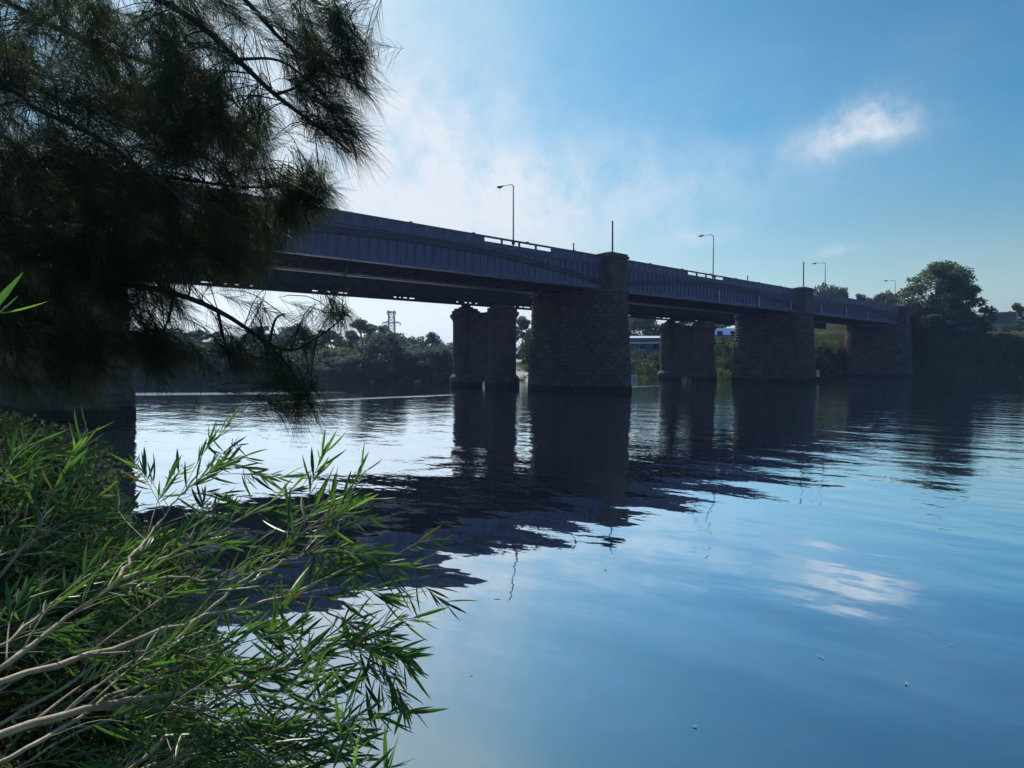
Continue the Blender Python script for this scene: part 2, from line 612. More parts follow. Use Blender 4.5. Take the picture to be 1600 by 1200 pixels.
def pier_r(z):
    return 2.42 + (ZT - z) * 0.053


def pier_ring(sc, r, seg=14):
    pts = []
    for k in range(seg + 1):
        a = math.pi + math.pi * k / seg
        pts.append((sc + r * math.cos(a), LA + r * math.sin(a)))
    for k in range(seg + 1):
        a = math.pi * k / seg
        pts.append((sc + r * math.cos(a), LZ + r * math.sin(a)))
    return pts


def loft(mb, rings):
    n = len(rings[0])
    vs = [p for r in rings for p in r]
    fs = []
    for i in range(len(rings) - 1):
        for k in range(n):
            k2 = (k + 1) % n
            fs.append((i * n + k, i * n + k2, (i + 1) * n + k2, (i + 1) * n + k))
    fs.append(tuple(reversed(range(n))))
    fs.append(tuple(range((len(rings) - 1) * n, len(rings) * n)))
    mb.add(vs, fs)


def ring_at(sc, r, z):
    return [(x, y, z) for x, y in pier_ring(sc, r)]


stones = []       # (pixel area, pier index, centre, normal angle, tangential size, height)
COURSE = 0.5
for pi_, sc in enumerate(PIER_S):
    zb = -0.5
    row = 0
    while zb < ZT - 0.05:
        zc = zb + COURSE / 2
        r = pier_r(zc)
        half = LZ - LA
        per = 2 * half + 2 * math.pi * r
        n = round(per / 1.02)
        step = per / n
        for k in range(n):
            t = (k + (0.5 if row % 2 else 0.0)) * step
            t %= per
            if t < half:
                c, a = (sc - r, LZ - t), math.pi                       # face towards the near bank
            elif t < half + math.pi * r:
                a = math.pi + (t - half) / r
                c = (sc + r * math.cos(a), LA + r * math.sin(a))       # nose towards the camera
            elif t < 2 * half + math.pi * r:
                c, a = (sc + r, LA + (t - half - math.pi * r)), 0.0
            else:
                a = (t - 2 * half - math.pi * r) / r
                c = (sc + r * math.cos(a), LZ + r * math.sin(a))
            d = math.hypot(*c)
            facing = -(c[0] * math.cos(a) + c[1] * math.sin(a)) / d
            depth = c[0] * math.cos(R(HEAD)) + c[1] * math.sin(R(HEAD))
            lat = c[0] * math.sin(R(HEAD)) - c[1] * math.cos(R(HEAD))
            vis = facing > 0.05 and zc > -0.2 and depth > 5 and abs(lat / depth) < 0.76
            stones.append(((facing * (FPX / depth) ** 2) if vis else 0.0, pi_, (c[0], c[1], zc), a, step, COURSE))
        zb += COURSE
        row += 1
stones.sort(key=lambda q: -q[0])
piers = []
for pi_, sc in enumerate(PIER_S):
    mb = bmb()
    loft(mb, [ring_at(sc, pier_r(-1.5) - 0.06, -1.5), ring_at(sc, pier_r(ZT) - 0.06, ZT - 0.02)])
    p = mb.build('pier', M_core, bridge)
    tag(p, ['tapered sandstone pier under the overhanging branches', 'tapered sandstone pier at mid river with a white gauge board',
            'tapered sandstone pier third along the bridge', 'sandstone end pier beside the far bank trees'][pi_])
    piers.append(p)
    # capping: corbel table of small dentils, cornice slab and the blocking course that carries the girders
    mb = bmb()
    loft(mb, [ring_at(sc, pier_r(ZT) + 0.10, ZT), ring_at(sc, pier_r(ZT) + 0.10, ZT + 0.16)])
    loft(mb, [ring_at(sc, pier_r(ZT) + 0.34, ZT + 0.42), ring_at(sc, pier_r(ZT) + 0.34, ZT + 0.62)])
    loft(mb, [ring_at(sc, pier_r(ZT) - 0.02, ZT + 0.16), ring_at(sc, pier_r(ZT) - 0.02, ZT + 0.42)])
    r = pier_r(ZT) + 0.14
    for k in range(34):
        a = math.pi + math.pi * (k + .5) / 34
        x, y = sc + r * math.cos(a), LA + r * math.sin(a)
        mb.box(x - .09, x + .09, y - .09, y + .09, ZT + 0.165, ZT + 0.418)
    for k in range(24):
        y = LA + (k + .5) * (LZ - LA) / 24
        for x in (sc - r, sc + r):
            mb.box(x - .09, x + .09, y - .1, y + .1, ZT + 0.165, ZT + 0.418)
    mb.build('cornice', M_stone, p)

cnt = 0
joined = {i: [] for i in range(4)}
for area, pi_, c, a, st, ch in stones:
    dep = 0.32
    pro = rng.uniform(-0.02, 0.03)
    tilt = -0.053
    ctr = Vector((c[0] - math.cos(a) * (dep / 2 - 0.06 - pro), c[1] - math.sin(a) * (dep / 2 - 0.06 - pro), c[2]))
    sy, sz = st * rng.uniform(0.955, 0.98), ch * rng.uniform(0.93, 0.965)
    if area > 0 and cnt < 296:
        o = bpy.data.objects.new('stone', BLK)
        COL.objects.link(o)
        o.parent = piers[pi_]
        o.location = ctr - BO
        o.rotation_euler = (0, 0, a)
        o.scale = (dep, sy, sz)
        cnt += 1
    else:
        ca, sa = math.cos(a), math.sin(a)
        v = BLK_NP * np.array([dep, sy, sz])
        v = np.column_stack([v[:, 0] * ca - v[:, 1] * sa, v[:, 0] * sa + v[:, 1] * ca, v[:, 2]]) + np.array(ctr - BO)
        joined[pi_].append(v)
BF = np.array(blk_f)
for pi_, lst in joined.items():
    V = np.concatenate(lst)
    Qs = (BF[None] + 12 * np.arange(len(lst))[:, None, None]).reshape(-1, 4)
    tag(link('stonework', mesh_np('stonework', V, Qs), piers[pi_], M_stone), kind='stuff')

# pilaster towers that rise past the girders on both sides, capped
for pi_, sc in enumerate(PIER_S):
    w = 1.4
    for side, (f0, f1) in enumerate(((LF - 1.5, LF + 0.6), (LB - 0.6, LB + 1.5))):
        mb = bmb()
        mb.box(sc - w, sc + w, f0, f1, ZT + 0.623, 15.25)
        o = f0 if side == 0 else f1
        sg = -1 if side == 0 else 1
        pil = mb.build('pilaster', M_stone, piers[pi_])
        mb = bmb()
        mb.box(sc - w - .18, sc + w + .18, f0 - .18, f1 + .18, 15.253, 15.55)
        mb.box(sc - w - .05, sc + w + .05, f0 - .05, f1 + .05, 15.553, 15.8)
        b = [(sc - w - .05, f0 - .05, 15.803), (sc + w + .05, f0 - .05, 15.803), (sc + w + .05, f1 + .05, 15.803), (sc - w - .05, f1 + .05, 15.803),
             (sc - .9, (f0 + f1) / 2 - .4, 16.0), (sc + .9, (f0 + f1) / 2 - .4, 16.0), (sc + .9, (f0 + f1) / 2 + .4, 16.0), (sc - .9, (f0 + f1) / 2 + .4, 16.0)]
        mb.add(b, [(3, 2, 1, 0), (4, 5, 6, 7), (0, 1, 5, 4), (1, 2, 6, 5), (2, 3, 7, 6), (3, 0, 4, 7)])
        mb.build('pilaster_cap', M_stone, piers[pi_])

# girders, one per span
bounds = [S_BEG] + PIER_S
spans = [(bounds[i] + (1.41 if i else 0), bounds[i + 1] - 1.41) for i in range(4)]
mb0 = bmb()
RIB = None
for si, (a, b) in enumerate(spans):
    g = bmb()
    g.box(a, b, LF, LF + 0.25, Z0 + 0.16, Z1 - 0.14)
    g.box(a, b, LF - 0.22, LF + 0.5, Z0, Z0 + 0.157)                 # bottom flange
    g.box(a, b, LF - 0.26, LF + 0.5, Z1 - 0.137, Z1)                 # top flange
    g.box(a, b, LF - 0.10, LF - 0.003, Z1 - 0.36, Z1 - 0.14)         # moulding under it
    g.box(a, b, LF - 0.06, LF - 0.003, Z0 + 0.16, Z0 + 0.42)         # bottom angle
    girder = g.build('girder', M_steel, bridge)
    n = round((b - a) / 0.95)
    for k in range(n):
        if si == 0 and a + k * 0.95 < -14:
            continue
        s = a + (k + 0.5) * (b - a) / n
        if RIB is None:
            m_ = MB()
            m_.box(-.045, .045, -.10, -.004, Z0 + 0.424, Z1 - 0.364)
            m_.box(-.13, .13, -.022, -.0045, Z0 + 0.425, Z1 - 0.365)
            RIB = mesh('stiffener', m_.v, m_.f)
            RIB.materials.append(M_steel)
        o = link('stiffener', RIB, girder)
        o.location = (s - BO.x, LF - BO.y, -BO.z)
    # arched ornamental band laid on the web
    ab = bmb()
    pts = []
    NS = 44
    zA, zB = Z0 + 0.75, Z1 - 0.50
    for lo, hi, y0, y1 in ((-.19, .19, LF - .15, LF - .003), (.20, .27, LF - .2, LF - .004), (-.27, -.20, LF - .2, LF - .004)):
        vs, fs = [], []
        for k in range(NS + 1):
            t = k / NS
            s = a + (b - a) * t
            zc = zA + (zB - zA) * (1 - (2 * t - 1) ** 2)
            vs += [(s, y0, zc + lo), (s, y0, zc + hi), (s, y1, zc + hi), (s, y1, zc + lo)]
        for k in range(NS):
            q = k * 4
            for e in range(4):
                e2 = (e + 1) % 4
                fs.append((q + e, q + 4 + e, q + 4 + e2, q + e2))
        fs += [(3, 2, 1, 0), (NS * 4, NS * 4 + 1, NS * 4 + 2, NS * 4 + 3)]
        ab.add(vs, [tuple(reversed(f)) for f in fs])
    if b - a > 30:
        ab.build('arch_band', M_steel_d, girder)
    # far girder, plain
    g = bmb()
    g.box(a, b, LB - 0.25, LB, Z0 + 0.16, Z1 - 0.14)
    g.box(a, b, LB - 0.5, LB + 0.22, Z0, Z0 + 0.157)
    g.box(a, b, LB - 0.5, LB + 0.26, Z1 - 0.137, Z1)
    g.build('girder', M_steel, bridge)

# pale vertical strips on the far spans
for s in (87.8, 99.8, 111.0, 123.3, 135.0, 146.5):
    mb = bmb()
    mb.box(s - .24, s + .24, LF - .19, LF - .16, Z0 + 0.22, Z1 - 1.0)
    mb.build('pale_strip', M_pale, bridge)

# floor: deck plates, cross girders and longitudinal stringers seen from below
mb = bmb()
mb.box(S_BEG, S_END, LF + 0.26, LB - 0.26, 13.9, 14.3)
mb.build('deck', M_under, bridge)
mb = bmb()
mb.box(S_BEG, S_END, LF + 0.6, LB - 0.6, 14.304, 14.42)
mb.build('roadway', M_asphalt, bridge)
CB = None
s = S_BEG + 1.2
while s < S_END - 0.5:
    if min(abs(s - q) for q in PIER_S) > 2.0 and s > -12:
        if CB is None:
            m_ = MB()
            m_.box(-.05, .05, LF + .51, LB - .51, 12.06, 13.0)
            m_.box(-.22, .22, LF + .51, LB - .51, 11.95, 12.057)
            CB = mesh('cross_girder', m_.v, m_.f)
            CB.materials.append(M_under)
        o = link('cross_girder', CB, bridge)
        o.location = (s - BO.x, -BO.y, 0)
    s += 1.45
mb = bmb()
for y in (51.0, 52.8, 54.6, 56.4):
    mb.box(S_BEG, S_END, y - .14, y + .14, 13.003, 13.897)
tag(mb.build('stringer', M_under, bridge), kind='stuff')
# riveted bottom lacing on the far girder, catching the light
mb = bmb()
s = -6.0
while s < 165:
    mb.bar((s, LB - 0.62, Z0 + 0.05), (s + 0.8, LB - 1.25, Z0 + 0.05), 0.09, 0.03)
    mb.bar((s, LB - 1.25, Z0 + 0.09), (s + 0.8, LB - 0.62, Z0 + 0.09), 0.09, 0.03)
    s += 0.8
mb.box(-8, 166, LB - 1.36, LB - 1.24, Z0 + 0.02, Z0 + 0.10)
tag(mb.build('lacing', M_galv, bridge), kind='stuff')

# parapets: solid panels under a green rail, open between posts where the photograph shows sky
OPEN = [(42.4, 52.0), (79.6, 89.2), (119.2, 124.0), (155.2, 160.0)]
PP_M = PO_M = None
for (y0, sg) in ((LF - 0.02, -1), (LB + 0.02, 1)):
    s = 5.2 - 2.4 * 8
    while s < S_END - 1:
        e = s + 2.4
        mid = (s + e) / 2
        if min(abs(mid - q) for q in PIER_S) < 0.9:
            s = e
            continue
        opened = any(o0 <= mid <= o1 for o0, o1 in OPEN)
        if PP_M is None:
            m_ = MB()
            m_.box(-1.19, 1.19, -.06, .06, Z1 + .003, 15.40)
            m_.box(-1.19, -1.07, -.10, .10, Z1 + .004, 15.403)
            PP_M = mesh('parapet_panel', m_.v, m_.f)
            PP_M.materials.append(M_steel)
            m_ = MB()
            m_.box(-1.19, 1.19, -.06, .06, Z1 + .003, 15.02)
            m_.box(-1.19, -1.07, -.10, .10, Z1 + .004, 15.403)
            PO_M = mesh('parapet_panel_open', m_.v, m_.f)
            PO_M.materials.append(M_steel)
        o = link('parapet_panel', PO_M if opened else PP_M, bridge)
        o.location = (mid - BO.x, y0 - BO.y, 0)
        s = e
    mb = bmb()
    for (a, b) in spans:
        mb.box(a, b, y0 - .12, y0 + .12, 15.406, 15.56)
    for s_ in np.arange(-8, 168, 7.2):
        if min(abs(s_ - q) for q in PIER_S) > 2.4:
            mb.box(s_ - .12, s_ + .12, y0 - .14, y0 + .14, 15.562, 15.64)
    mb.build('handrail', M_rail, bridge)

# gauge boards on the pier noses
def sign_on_pier(sc, ang, z0, w, h, lab, marks):
    r = pier_r(z0) + 0.36
    x, y = sc + r * math.cos(ang), LA + r * math.sin(ang)
    o = empty('gauge_board', lab, 'sign', (x, y, z0), None, R(-118) + math.pi / 2)
    m_ = MB()
    m_.box(-w / 2, w / 2, -.03, .03, 0, h)
    m_.build('board', M_white, o)
    m_ = MB()
    for (x0, x1, a0, a1) in marks:
        m_.box(x0 * w, x1 * w, -.037, -.0305, a0 * h, a1 * h)
    m_.build('marking', M_ink, o)
    m_ = MB()
    m_.box(-w * .2, -w * .1, .032, .26, h * .2, h * .28)
    m_.box(w * .1, w * .2, .032, .26, h * .2, h * .28)
    m_.build('bracket', M_dark, o)
    return o


mk = [(-.30, -.10, .72, .80), (-.02, .25, .72, .80), (-.28, .28, .52, .60), (-.25, -.05, .32, .40), (.05, .28, .32, .40), (-.2, .2, .13, .2)]
sign_on_pier(PIER_S[1], R(-62), 0.75, 0.72, 1.25, 'white gauge board fixed low on the nose of the mid river pier', mk)
sign_on_pier(PIER_S[2], R(-68), 0.95, 0.55, 1.15, 'small white gauge board on the nose of the third pier along', mk[:4])

# masts on the pilasters and street lamps along the bridge
for i, (pi_, h, lab) in enumerate(((1, 3.6, 'plain dark mast standing on the mid river pier tower'), (2, 4.2, 'plain dark mast standing on the third pier tower'))):
    x, y = PIER_S[pi_], LF - 0.45
    o = empty('mast', lab, 'mast', (x, y, 16.0))
    MB().tube([(0, 0, -.02), (0, 0, h)], [.10, .085], 8).build('pole', M_dark, o)
    m_ = MB(); m_.box(-.2, .2, -.2, .2, 0, .08); m_.build('base_plate', M_dark, o)
for s, h, lab in ((56.8, .75, 'short dark post on the handrail before the mid river pier'), (96.4, .7, 'short dark post on the handrail beyond the mid river pier')):
    o = empty('rail_post', lab, 'post', (s, LF - .02, 15.56))
    MB().tube([(0, 0, 0), (0, 0, h)], .07, 8).build('post', M_dark, o)
    MB().lathe((0, 0, h), [(.0, 0), (.09, .01), (.09, .05), (.02, .09)], 8).build('post_cap', M_dark, o)

lamp_lab = ['street lamp nearest the overhanging tree, tall pole over the bridge handrail', 'second street lamp from the tree, between the mid river pier and the third pier',
            'third street lamp, just past the third pier tower', 'smallest street lamp, farthest along the bridge beside the tall bank tree']


def lamp_meshes():
    m_ = MB(); m_.tube([(0, 0, 0), (0, 0, 2.5), (0, 0, 6.45)], [.085, .07, .055], 8)
    pole = mesh('pole', m_.v, m_.f, True)
    m_ = MB(); m_.box(-.16, .16, -.16, .16, -.02, .06); m_.box(-.12, .12, -.12, .12, .6, 1.0)
    base = mesh('base', m_.v, m_.f)
    m_ = MB(); m_.tube([(0, 0, 6.40), (0, .25, 6.62), (0, .8, 6.66), (0, 1.55, 6.70)], [.05, .045, .04, .035], 6)
    arm = mesh('arm', m_.v, m_.f, True)
    v, f = [], []
    prof = [(1.45, .05, .05), (1.6, .13, .10), (1.95, .18, .13), (2.3, .13, .09), (2.42, .03, .03)]
    for (yy, w, h) in prof:
        for k in range(8):
            a = 2 * math.pi * k / 8
            v.append((w * math.cos(a), yy, 6.71 + h * math.sin(a)))
    for i in range(len(prof) - 1):
        for k in range(8):
            f.append((i * 8 + k, i * 8 + (k + 1) % 8, i * 8 + 8 + (k + 1) % 8, i * 8 + 8 + k))
    f += [tuple(range(8)), tuple(range(32, 40))]
    head = mesh('lamp_head', v, f, True)
    m_ = MB(); m_.lathe((0, 1.95, 6.50), [(.02, 0), (.12, .03), (.15, .09), (.15, .11)], 10)
    lens = mesh('lens', m_.v, m_.f, True)
    for me, mm in ((pole, M_galv), (base, M_dark), (arm, M_galv), (head, M_galv), (lens, M_lens)):
        me.materials.append(mm)
    return [('pole', pole), ('base', base), ('arm', arm), ('lamp_head', head), ('lens', lens)]


LM = lamp_meshes()
for i, s in enumerate((48.0, 87.0, 126.2, 164.6)):
    o = empty('street_lamp', lamp_lab[i], 'street lamp', (s, LF + 0.34, 14.62), 'street lamps along the bridge')
    for nme, me in LM:
        link(nme, me, o)

# ------------------------------------------------------------------ the rail bridge behind
rail = empty('rail_bridge', 'dark rail bridge on paired round piers behind the road bridge', 'bridge', (63.0, 70.6, 0))
RO = rail.location
RA, RB = 66.9, 74.4


def rmb():
    return MB(RO)


for s in (11.0, 63.0, 115.0):
    for y in (RA, RB):
        prof = [(2.35, -1.5), (2.35, 1.15), (2.28, 1.35), (1.9, 1.75)]
        z = 1.75
        while z < 8.7:
            prof += [(1.87, z + .03), (1.87, z + .57), (1.845, z + .60)]
            z += .60
        prof += [(1.86, 9.0), (1.95, 9.35), (2.25, 9.75), (2.3, 10.1), (2.02, 10.13), (2.02, 10.62), (1.7, 10.65), (1.7, 10.95)]
        c = rmb()
        c.lathe((s, y, 0), prof, 40)
        c.build('round_pier', M_cyl, rail, False)
        c = rmb()
        c.box(s - .7, s + .7, y - .75, y + .75, 10.953, 11.25)
        c.box(s - .45, s + .45, y - .5, y + .5, 11.253, 11.50)
        c.build('bearing', M_under, rail)
    c = rmb()
    c.box(s - .8, s + .8, RA + 1.5, RB - 1.5, 0.75, 9.9)
    c.box(s - .95, s + .95, RA + 1.5, RB - 1.5, 9.903, 10.2)
    c.build('web_wall', M_cyl, rail)

zb = 11.50
for (y, sg) in ((RA, -1), (RB, 1)):
    c = rmb()
    c.box(-40, 172, y - .35, y + .35, zb, zb + .14)
    c.box(-40, 172, y - .06, y + .06, zb + .143, zb + (0.9 if sg < 0 else 0.30))
    if sg < 0:
        c.box(-40, 172, y - .06, y + .06, zb + .903, 14.6)
    else:
        c.box(-40, 172, y - .06, y + .06, zb + .44, 14.6)
    c.box(-40, 172, y - .4, y + .4, 14.603, 14.75)
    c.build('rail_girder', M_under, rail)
# posts closing most of the slot in the far girder: light shows in short dashes
s = -14.0
k = 0
while s < 170:
    grp = (k % 9)
    w = random.choice((0.2, 0.35, 0.7, 1.1)) if grp in (0, 1, 2, 3, 4) else 1.30
    c = rmb()
    c.box(s, s + w, RB - .07, RB + .07, zb + .303, zb + .437)
    c.build('slot_plate', M_under, rail)
    s += w + (random.uniform(.3, 1.4) if grp in random.choice(((0, 1, 2, 3), (0, 1, 2), (1, 2, 3), (0, 2, 3, 4))) else 0.02)
    k += 1
c = rmb()
c.box(-40, 172, RA + .42, RB - .42, 13.6, 13.9)
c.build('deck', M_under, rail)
XM = None
for s in np.arange(-20, 170, 3.2):
    if XM is None:
        m_ = MB(); m_.box(-.14, .14, RA + .1, RB - .1, 12.5, 13.597)
        XM = mesh('cross_girder', m_.v, m_.f)
        XM.materials.append(M_under)
    o = link('cross_girder', XM, rail)
    o.location = (s - RO.x, -RO.y, 0)

# roads on the embankments
for nme, x0, x1 in (('road', 171.3, 500),):
    m_ = MB(); m_.box(x0, x1, LF + .4, LB - .4, 14.1, 14.42)
    tag(m_.build(nme, M_asphalt), kind='structure')

# ------------------------------------------------------------------ foliage tools
def leaf_quads(C, size, aspect=0.6, up_bias=0.0):
    """one bent leaf-clump quad (two triangles' worth, pointed) per centre"""
    n = len(C)
    d = rng.normal(size=(n, 3))
    d[:, 2] += up_bias
    d /= np.linalg.norm(d, axis=1)[:, None]
    r = rng.normal(size=(n, 3))
    s = np.cross(d, r)
    s /= np.linalg.norm(s, axis=1)[:, None] + 1e-9
    sz = size * rng.uniform(0.6, 1.4, n)[:, None]
    a = C - d * sz * .5
    b = C + s * sz * aspect * .5
    c = C + d * sz * .5
    e = C - s * sz * aspect * .5
    V = np.stack([a, b, c, e], 1).reshape(-1, 3)
    return V, np.arange(4 * n).reshape(-1, 4)


def clump_points(centers, radii, n_each, flat=0.7):
    out = []
    for c, r, n in zip(centers, radii, n_each):
        d = rng.normal(size=(int(n), 3))
        d /= np.linalg.norm(d, axis=1)[:, None]
        rad = r * rng.uniform(0.35, 1.0, int(n)) ** 0.5 * (0.75 + 0.35 * np.abs(np.sin(d[:, 0] * 5 + d[:, 2] * 4)))
        p = d * rad[:, None]
        p[:, 2] *= flat
        out.append(p + np.asarray(c))
    return np.concatenate(out)


def euc_meshes(seed, H, W, n_cl, leaves, bare=0.35, size=0.42):
    """gum tree: leaning trunk, limbs, separate leaf clumps with gaps of sky"""
    r_ = random.Random(seed)
    mb = MB()
    lean = (r_.uniform(-.1, .1) * H, r_.uniform(-.1, .1) * H)
    tr = spline([(0, 0, -1.0), (lean[0] * .2, lean[1] * .2, H * .2), (lean[0] * .6, lean[1] * .6, H * .5), (lean[0], lean[1], H * .86)], 9)
    r0 = H * 0.02
    mb.tube(tr, [r0 * (1 - .8 * i / 8) + .02 for i in range(9)], 7)
    cs, rs = [], []
    for k in range(n_cl):
        t = bare + (1 - bare) * ((k + .5) / n_cl)
        base = tr[min(8, int(t * 7))]
        a = k * 2.4 + r_.uniform(-.5, .5)
        env = math.sin(min(1.0, (t - bare) / (1 - bare) * .86 + .18) * math.pi) ** .7
        rad = W * .5 * env * r_.uniform(.55, 1.0)
        c = (lean[0] * t + math.cos(a) * rad, lean[1] * t + math.sin(a) * rad, H * t * .98 + r_.uniform(-.02, .03) * H)
        rr = W * r_.uniform(.13, .21)
        cs.append(c); rs.append(rr)
        mid = ((base[0] + c[0]) / 2, (base[1] + c[1]) / 2, (base[2] + c[2]) / 2 + .02 * H)
        b2 = np.array(base) * 1.0
        b2[2] = min(b2[2], c[2] - .05 * H)
        mb.tube([b2, mid, c], [r0 * .42, r0 * .25, r0 * .1], 5)
        for _ in range(2):
            q = (c[0] + r_.uniform(-1, 1) * rr * 1.3, c[1] + r_.uniform(-1, 1) * rr * 1.3, c[2] + r_.uniform(-.6, .6) * rr)
            cs.append(q); rs.append(rr * r_.uniform(.5, .8))
            mb.tube([c, q], [r0 * .1, r0 * .05], 4)
    w = np.array(rs) ** 2
    P = clump_points(cs, rs, leaves * w / w.sum(), .72)
    V, Qd = leaf_quads(P, size)
    return mesh('trunk', mb.v, mb.f, True), mesh_np('crown', V, Qd)


def dense_meshes(seed, H, W, n_cl, leaves, size=0.42, spiky=False):
    """broad bushy tree with foliage down to the ground, ragged top"""
    r_ = random.Random(seed)
    mb = MB()
    mb.tube([(0, 0, -1), (0, 0, H * .4), (0.02 * H, 0, H * .8)], [H * .022, H * .016, H * .006], 6)
    cs, rs = [], []
    for k in range(n_cl):
        z = r_.uniform(.04, .92) ** 0.9
        env = (1 - max(0, z - .45) ** 2 * 2.6) ** .5 if z < 1 else .2
        a = r_.uniform(0, 6.283)
        rad = W * .5 * env * r_.uniform(.35, .95)
        c = (math.cos(a) * rad, math.sin(a) * rad, z * H)
        cs.append(c); rs.append(W * r_.uniform(.10, .20))
        if r_.random() < .5:
            mb.tube([(0, 0, max(.1, z * H - .15 * H)), c], [H * .006, H * .003], 4)
        if spiky and z > .6:
            cs.append((c[0] * .9, c[1] * .9, c[2] + W * .12)); rs.append(W * .06)
    w = np.array(rs) ** 2
    P = clump_points(cs, rs, leaves * w / w.sum(), .85 if not spiky else 1.15)
    P[:, 2] = np.maximum(P[:, 2], 0.02)
    V, Qd = leaf_quads(P, size, .6, .5 if spiky else 0)
    return mesh('trunk', mb.v, mb.f, True), mesh_np('crown', V, Qd)


def foliage_mat(name, c, c2, tl=0.25):
    return mat(name, c, rough=0.6, color2=c2, scale=0.5, spec=0.2, translucent=tl, tcolor=tuple(min(1, x * 1.6) for x in c2), detail=4, random_island=0.3)


MF_dark = foliage_mat('leaf_dark_green', (0.036, 0.058, 0.022), (0.062, 0.092, 0.034), 0.32)
MF_mid = foliage_mat('leaf_mid_green', (0.050, 0.085, 0.026), (0.085, 0.130, 0.042), 0.32)
MF_grey = foliage_mat('leaf_grey_green', (0.055, 0.075, 0.050), (0.09, 0.115, 0.075), 0.32)
MF_far = foliage_mat('leaf_grey_green_hazed', (0.060, 0.085, 0.075), (0.10, 0.135, 0.115), 0.38)  # grey-green gum leaves lightened and blued; distance haze put into the colour
MF_light = foliage_mat('leaf_light_green', (0.07, 0.12, 0.025), (0.11, 0.17, 0.04), 0.35)
M_bark = mat('grey_bark', (0.10, 0.085, 0.07), rough=0.9, var=0.35, scale=2.0, bump=0.01, bscale=12, stretch=(1, 1, .3))

EUC = [euc_meshes(1, 10, 8.0, 14, 9000, .34, .40), euc_meshes(2, 10, 6.0, 13, 8000, .25, .36), euc_meshes(3, 10, 9.5, 17, 10000, .38, .40),
       euc_meshes(4, 10, 7.0, 15, 9000, .2, .40)]
DEN = [dense_meshes(11, 8, 8.0, 46, 12000, .36), dense_meshes(12, 8, 7.0, 44, 11000, .34, True), dense_meshes(13, 8, 9.0, 52, 13000, .38)]
BUSH = [dense_meshes(21, 2.4, 3.6, 16, 1500, .24), dense_meshes(22, 2.2, 3.0, 14, 1300, .22), dense_meshes(23, 3.0, 3.4, 16, 1500, .24, True)]
for tr, cr in EUC + DEN + BUSH:
    tr.materials.append(M_bark)
_mc = {}


def with_mat(me, m):
    k = (me.name, m.name)
    if k not in _mc:
        c = me.copy()
        c.materials.clear()
        c.materials.append(m)
        _mc[k] = c
    return _mc[k]


def plant(name, label, cat, meshes, m, x, y, sx, sz, group=None, rot=None, z=None):
    z = gz(x, y) if z is None else z
    o = empty(name, label, cat, (x, y, z - 0.1), group, random.uniform(0, 6.28) if rot is None else rot)
    o.scale = (sx, sx, sz)
    link('trunk' if cat == 'tree' else 'stem', meshes[0], o)
    link('crown' if cat == 'tree' else 'foliage', with_mat(meshes[1], m), o)
    return o


def shore_depth(x):
    for q in np.arange(95, 220, 0.5):
        p = px(x, 565, q)
        if signed_dist([(p.x, p.y)])[0] > 0.2:
            return float(q)
    return 150.0


def plant_px(name, label, cat, meshes, m, x, top, d, width_px, Hm, Wm, group=None, rot=None, zb=None):
    """plant on the ground at depth d in column x so that its top reaches row `top` and its crown is width_px wide"""
    if d < 60:
        d = shore_depth(x) + d
    p = px(x, 565, d)
    z = gz(p.x, p.y) if zb is None else zb
    ztop = px(x, top, d).z
    H = max(1.0, ztop - z)
    W = width_px / FPX * d
    return plant(name, label, cat, meshes, m, p.x, p.y, W / Wm, H / Hm, group, rot, z)


GLB = 'trees along the far bank left of the rail piers'
T = plant_px
# far bank seen under the first span
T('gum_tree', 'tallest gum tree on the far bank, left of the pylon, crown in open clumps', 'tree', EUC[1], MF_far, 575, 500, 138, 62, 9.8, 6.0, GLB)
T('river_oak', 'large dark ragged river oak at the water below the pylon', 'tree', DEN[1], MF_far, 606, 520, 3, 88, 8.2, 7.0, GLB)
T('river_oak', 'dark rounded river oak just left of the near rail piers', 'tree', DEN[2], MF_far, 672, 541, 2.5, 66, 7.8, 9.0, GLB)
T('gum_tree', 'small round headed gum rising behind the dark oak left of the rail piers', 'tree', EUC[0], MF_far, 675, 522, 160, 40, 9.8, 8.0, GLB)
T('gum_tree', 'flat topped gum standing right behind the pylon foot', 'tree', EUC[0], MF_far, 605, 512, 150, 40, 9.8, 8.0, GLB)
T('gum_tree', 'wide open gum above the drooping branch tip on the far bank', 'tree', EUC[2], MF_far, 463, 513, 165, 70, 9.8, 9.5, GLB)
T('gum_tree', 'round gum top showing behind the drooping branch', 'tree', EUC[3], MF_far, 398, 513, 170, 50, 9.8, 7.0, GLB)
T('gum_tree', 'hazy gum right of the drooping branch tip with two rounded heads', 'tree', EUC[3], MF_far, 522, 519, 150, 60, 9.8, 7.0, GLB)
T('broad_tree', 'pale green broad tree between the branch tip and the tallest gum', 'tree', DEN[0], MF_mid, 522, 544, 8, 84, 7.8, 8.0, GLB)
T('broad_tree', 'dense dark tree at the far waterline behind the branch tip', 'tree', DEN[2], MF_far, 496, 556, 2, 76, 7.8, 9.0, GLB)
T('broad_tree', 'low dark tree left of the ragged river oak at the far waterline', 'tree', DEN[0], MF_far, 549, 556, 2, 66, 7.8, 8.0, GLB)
lls = ['dark tree of the far bank row nearest the dark near pier', 'broad dark tree behind the second from the near pier in the far bank row', 'mid green tree of the far bank row under the bend of the hanging branch',
       'broad dark tree of the far bank row behind the hanging branch middle', 'spiky dark tree of the far bank row just left of the hanging branch tip', 'dark tree of the far bank row behind the hanging branch tip',
       'dark round tree between the ragged river oak and the rounded one', 'dark tree of the far bank row against the left round pier', 'low spiky tree at the far waterline by the near pier',
       'low spiky tree at the far waterline under the hanging branch middle', 'low rounded tree at the far waterline left of the hanging branch tip']
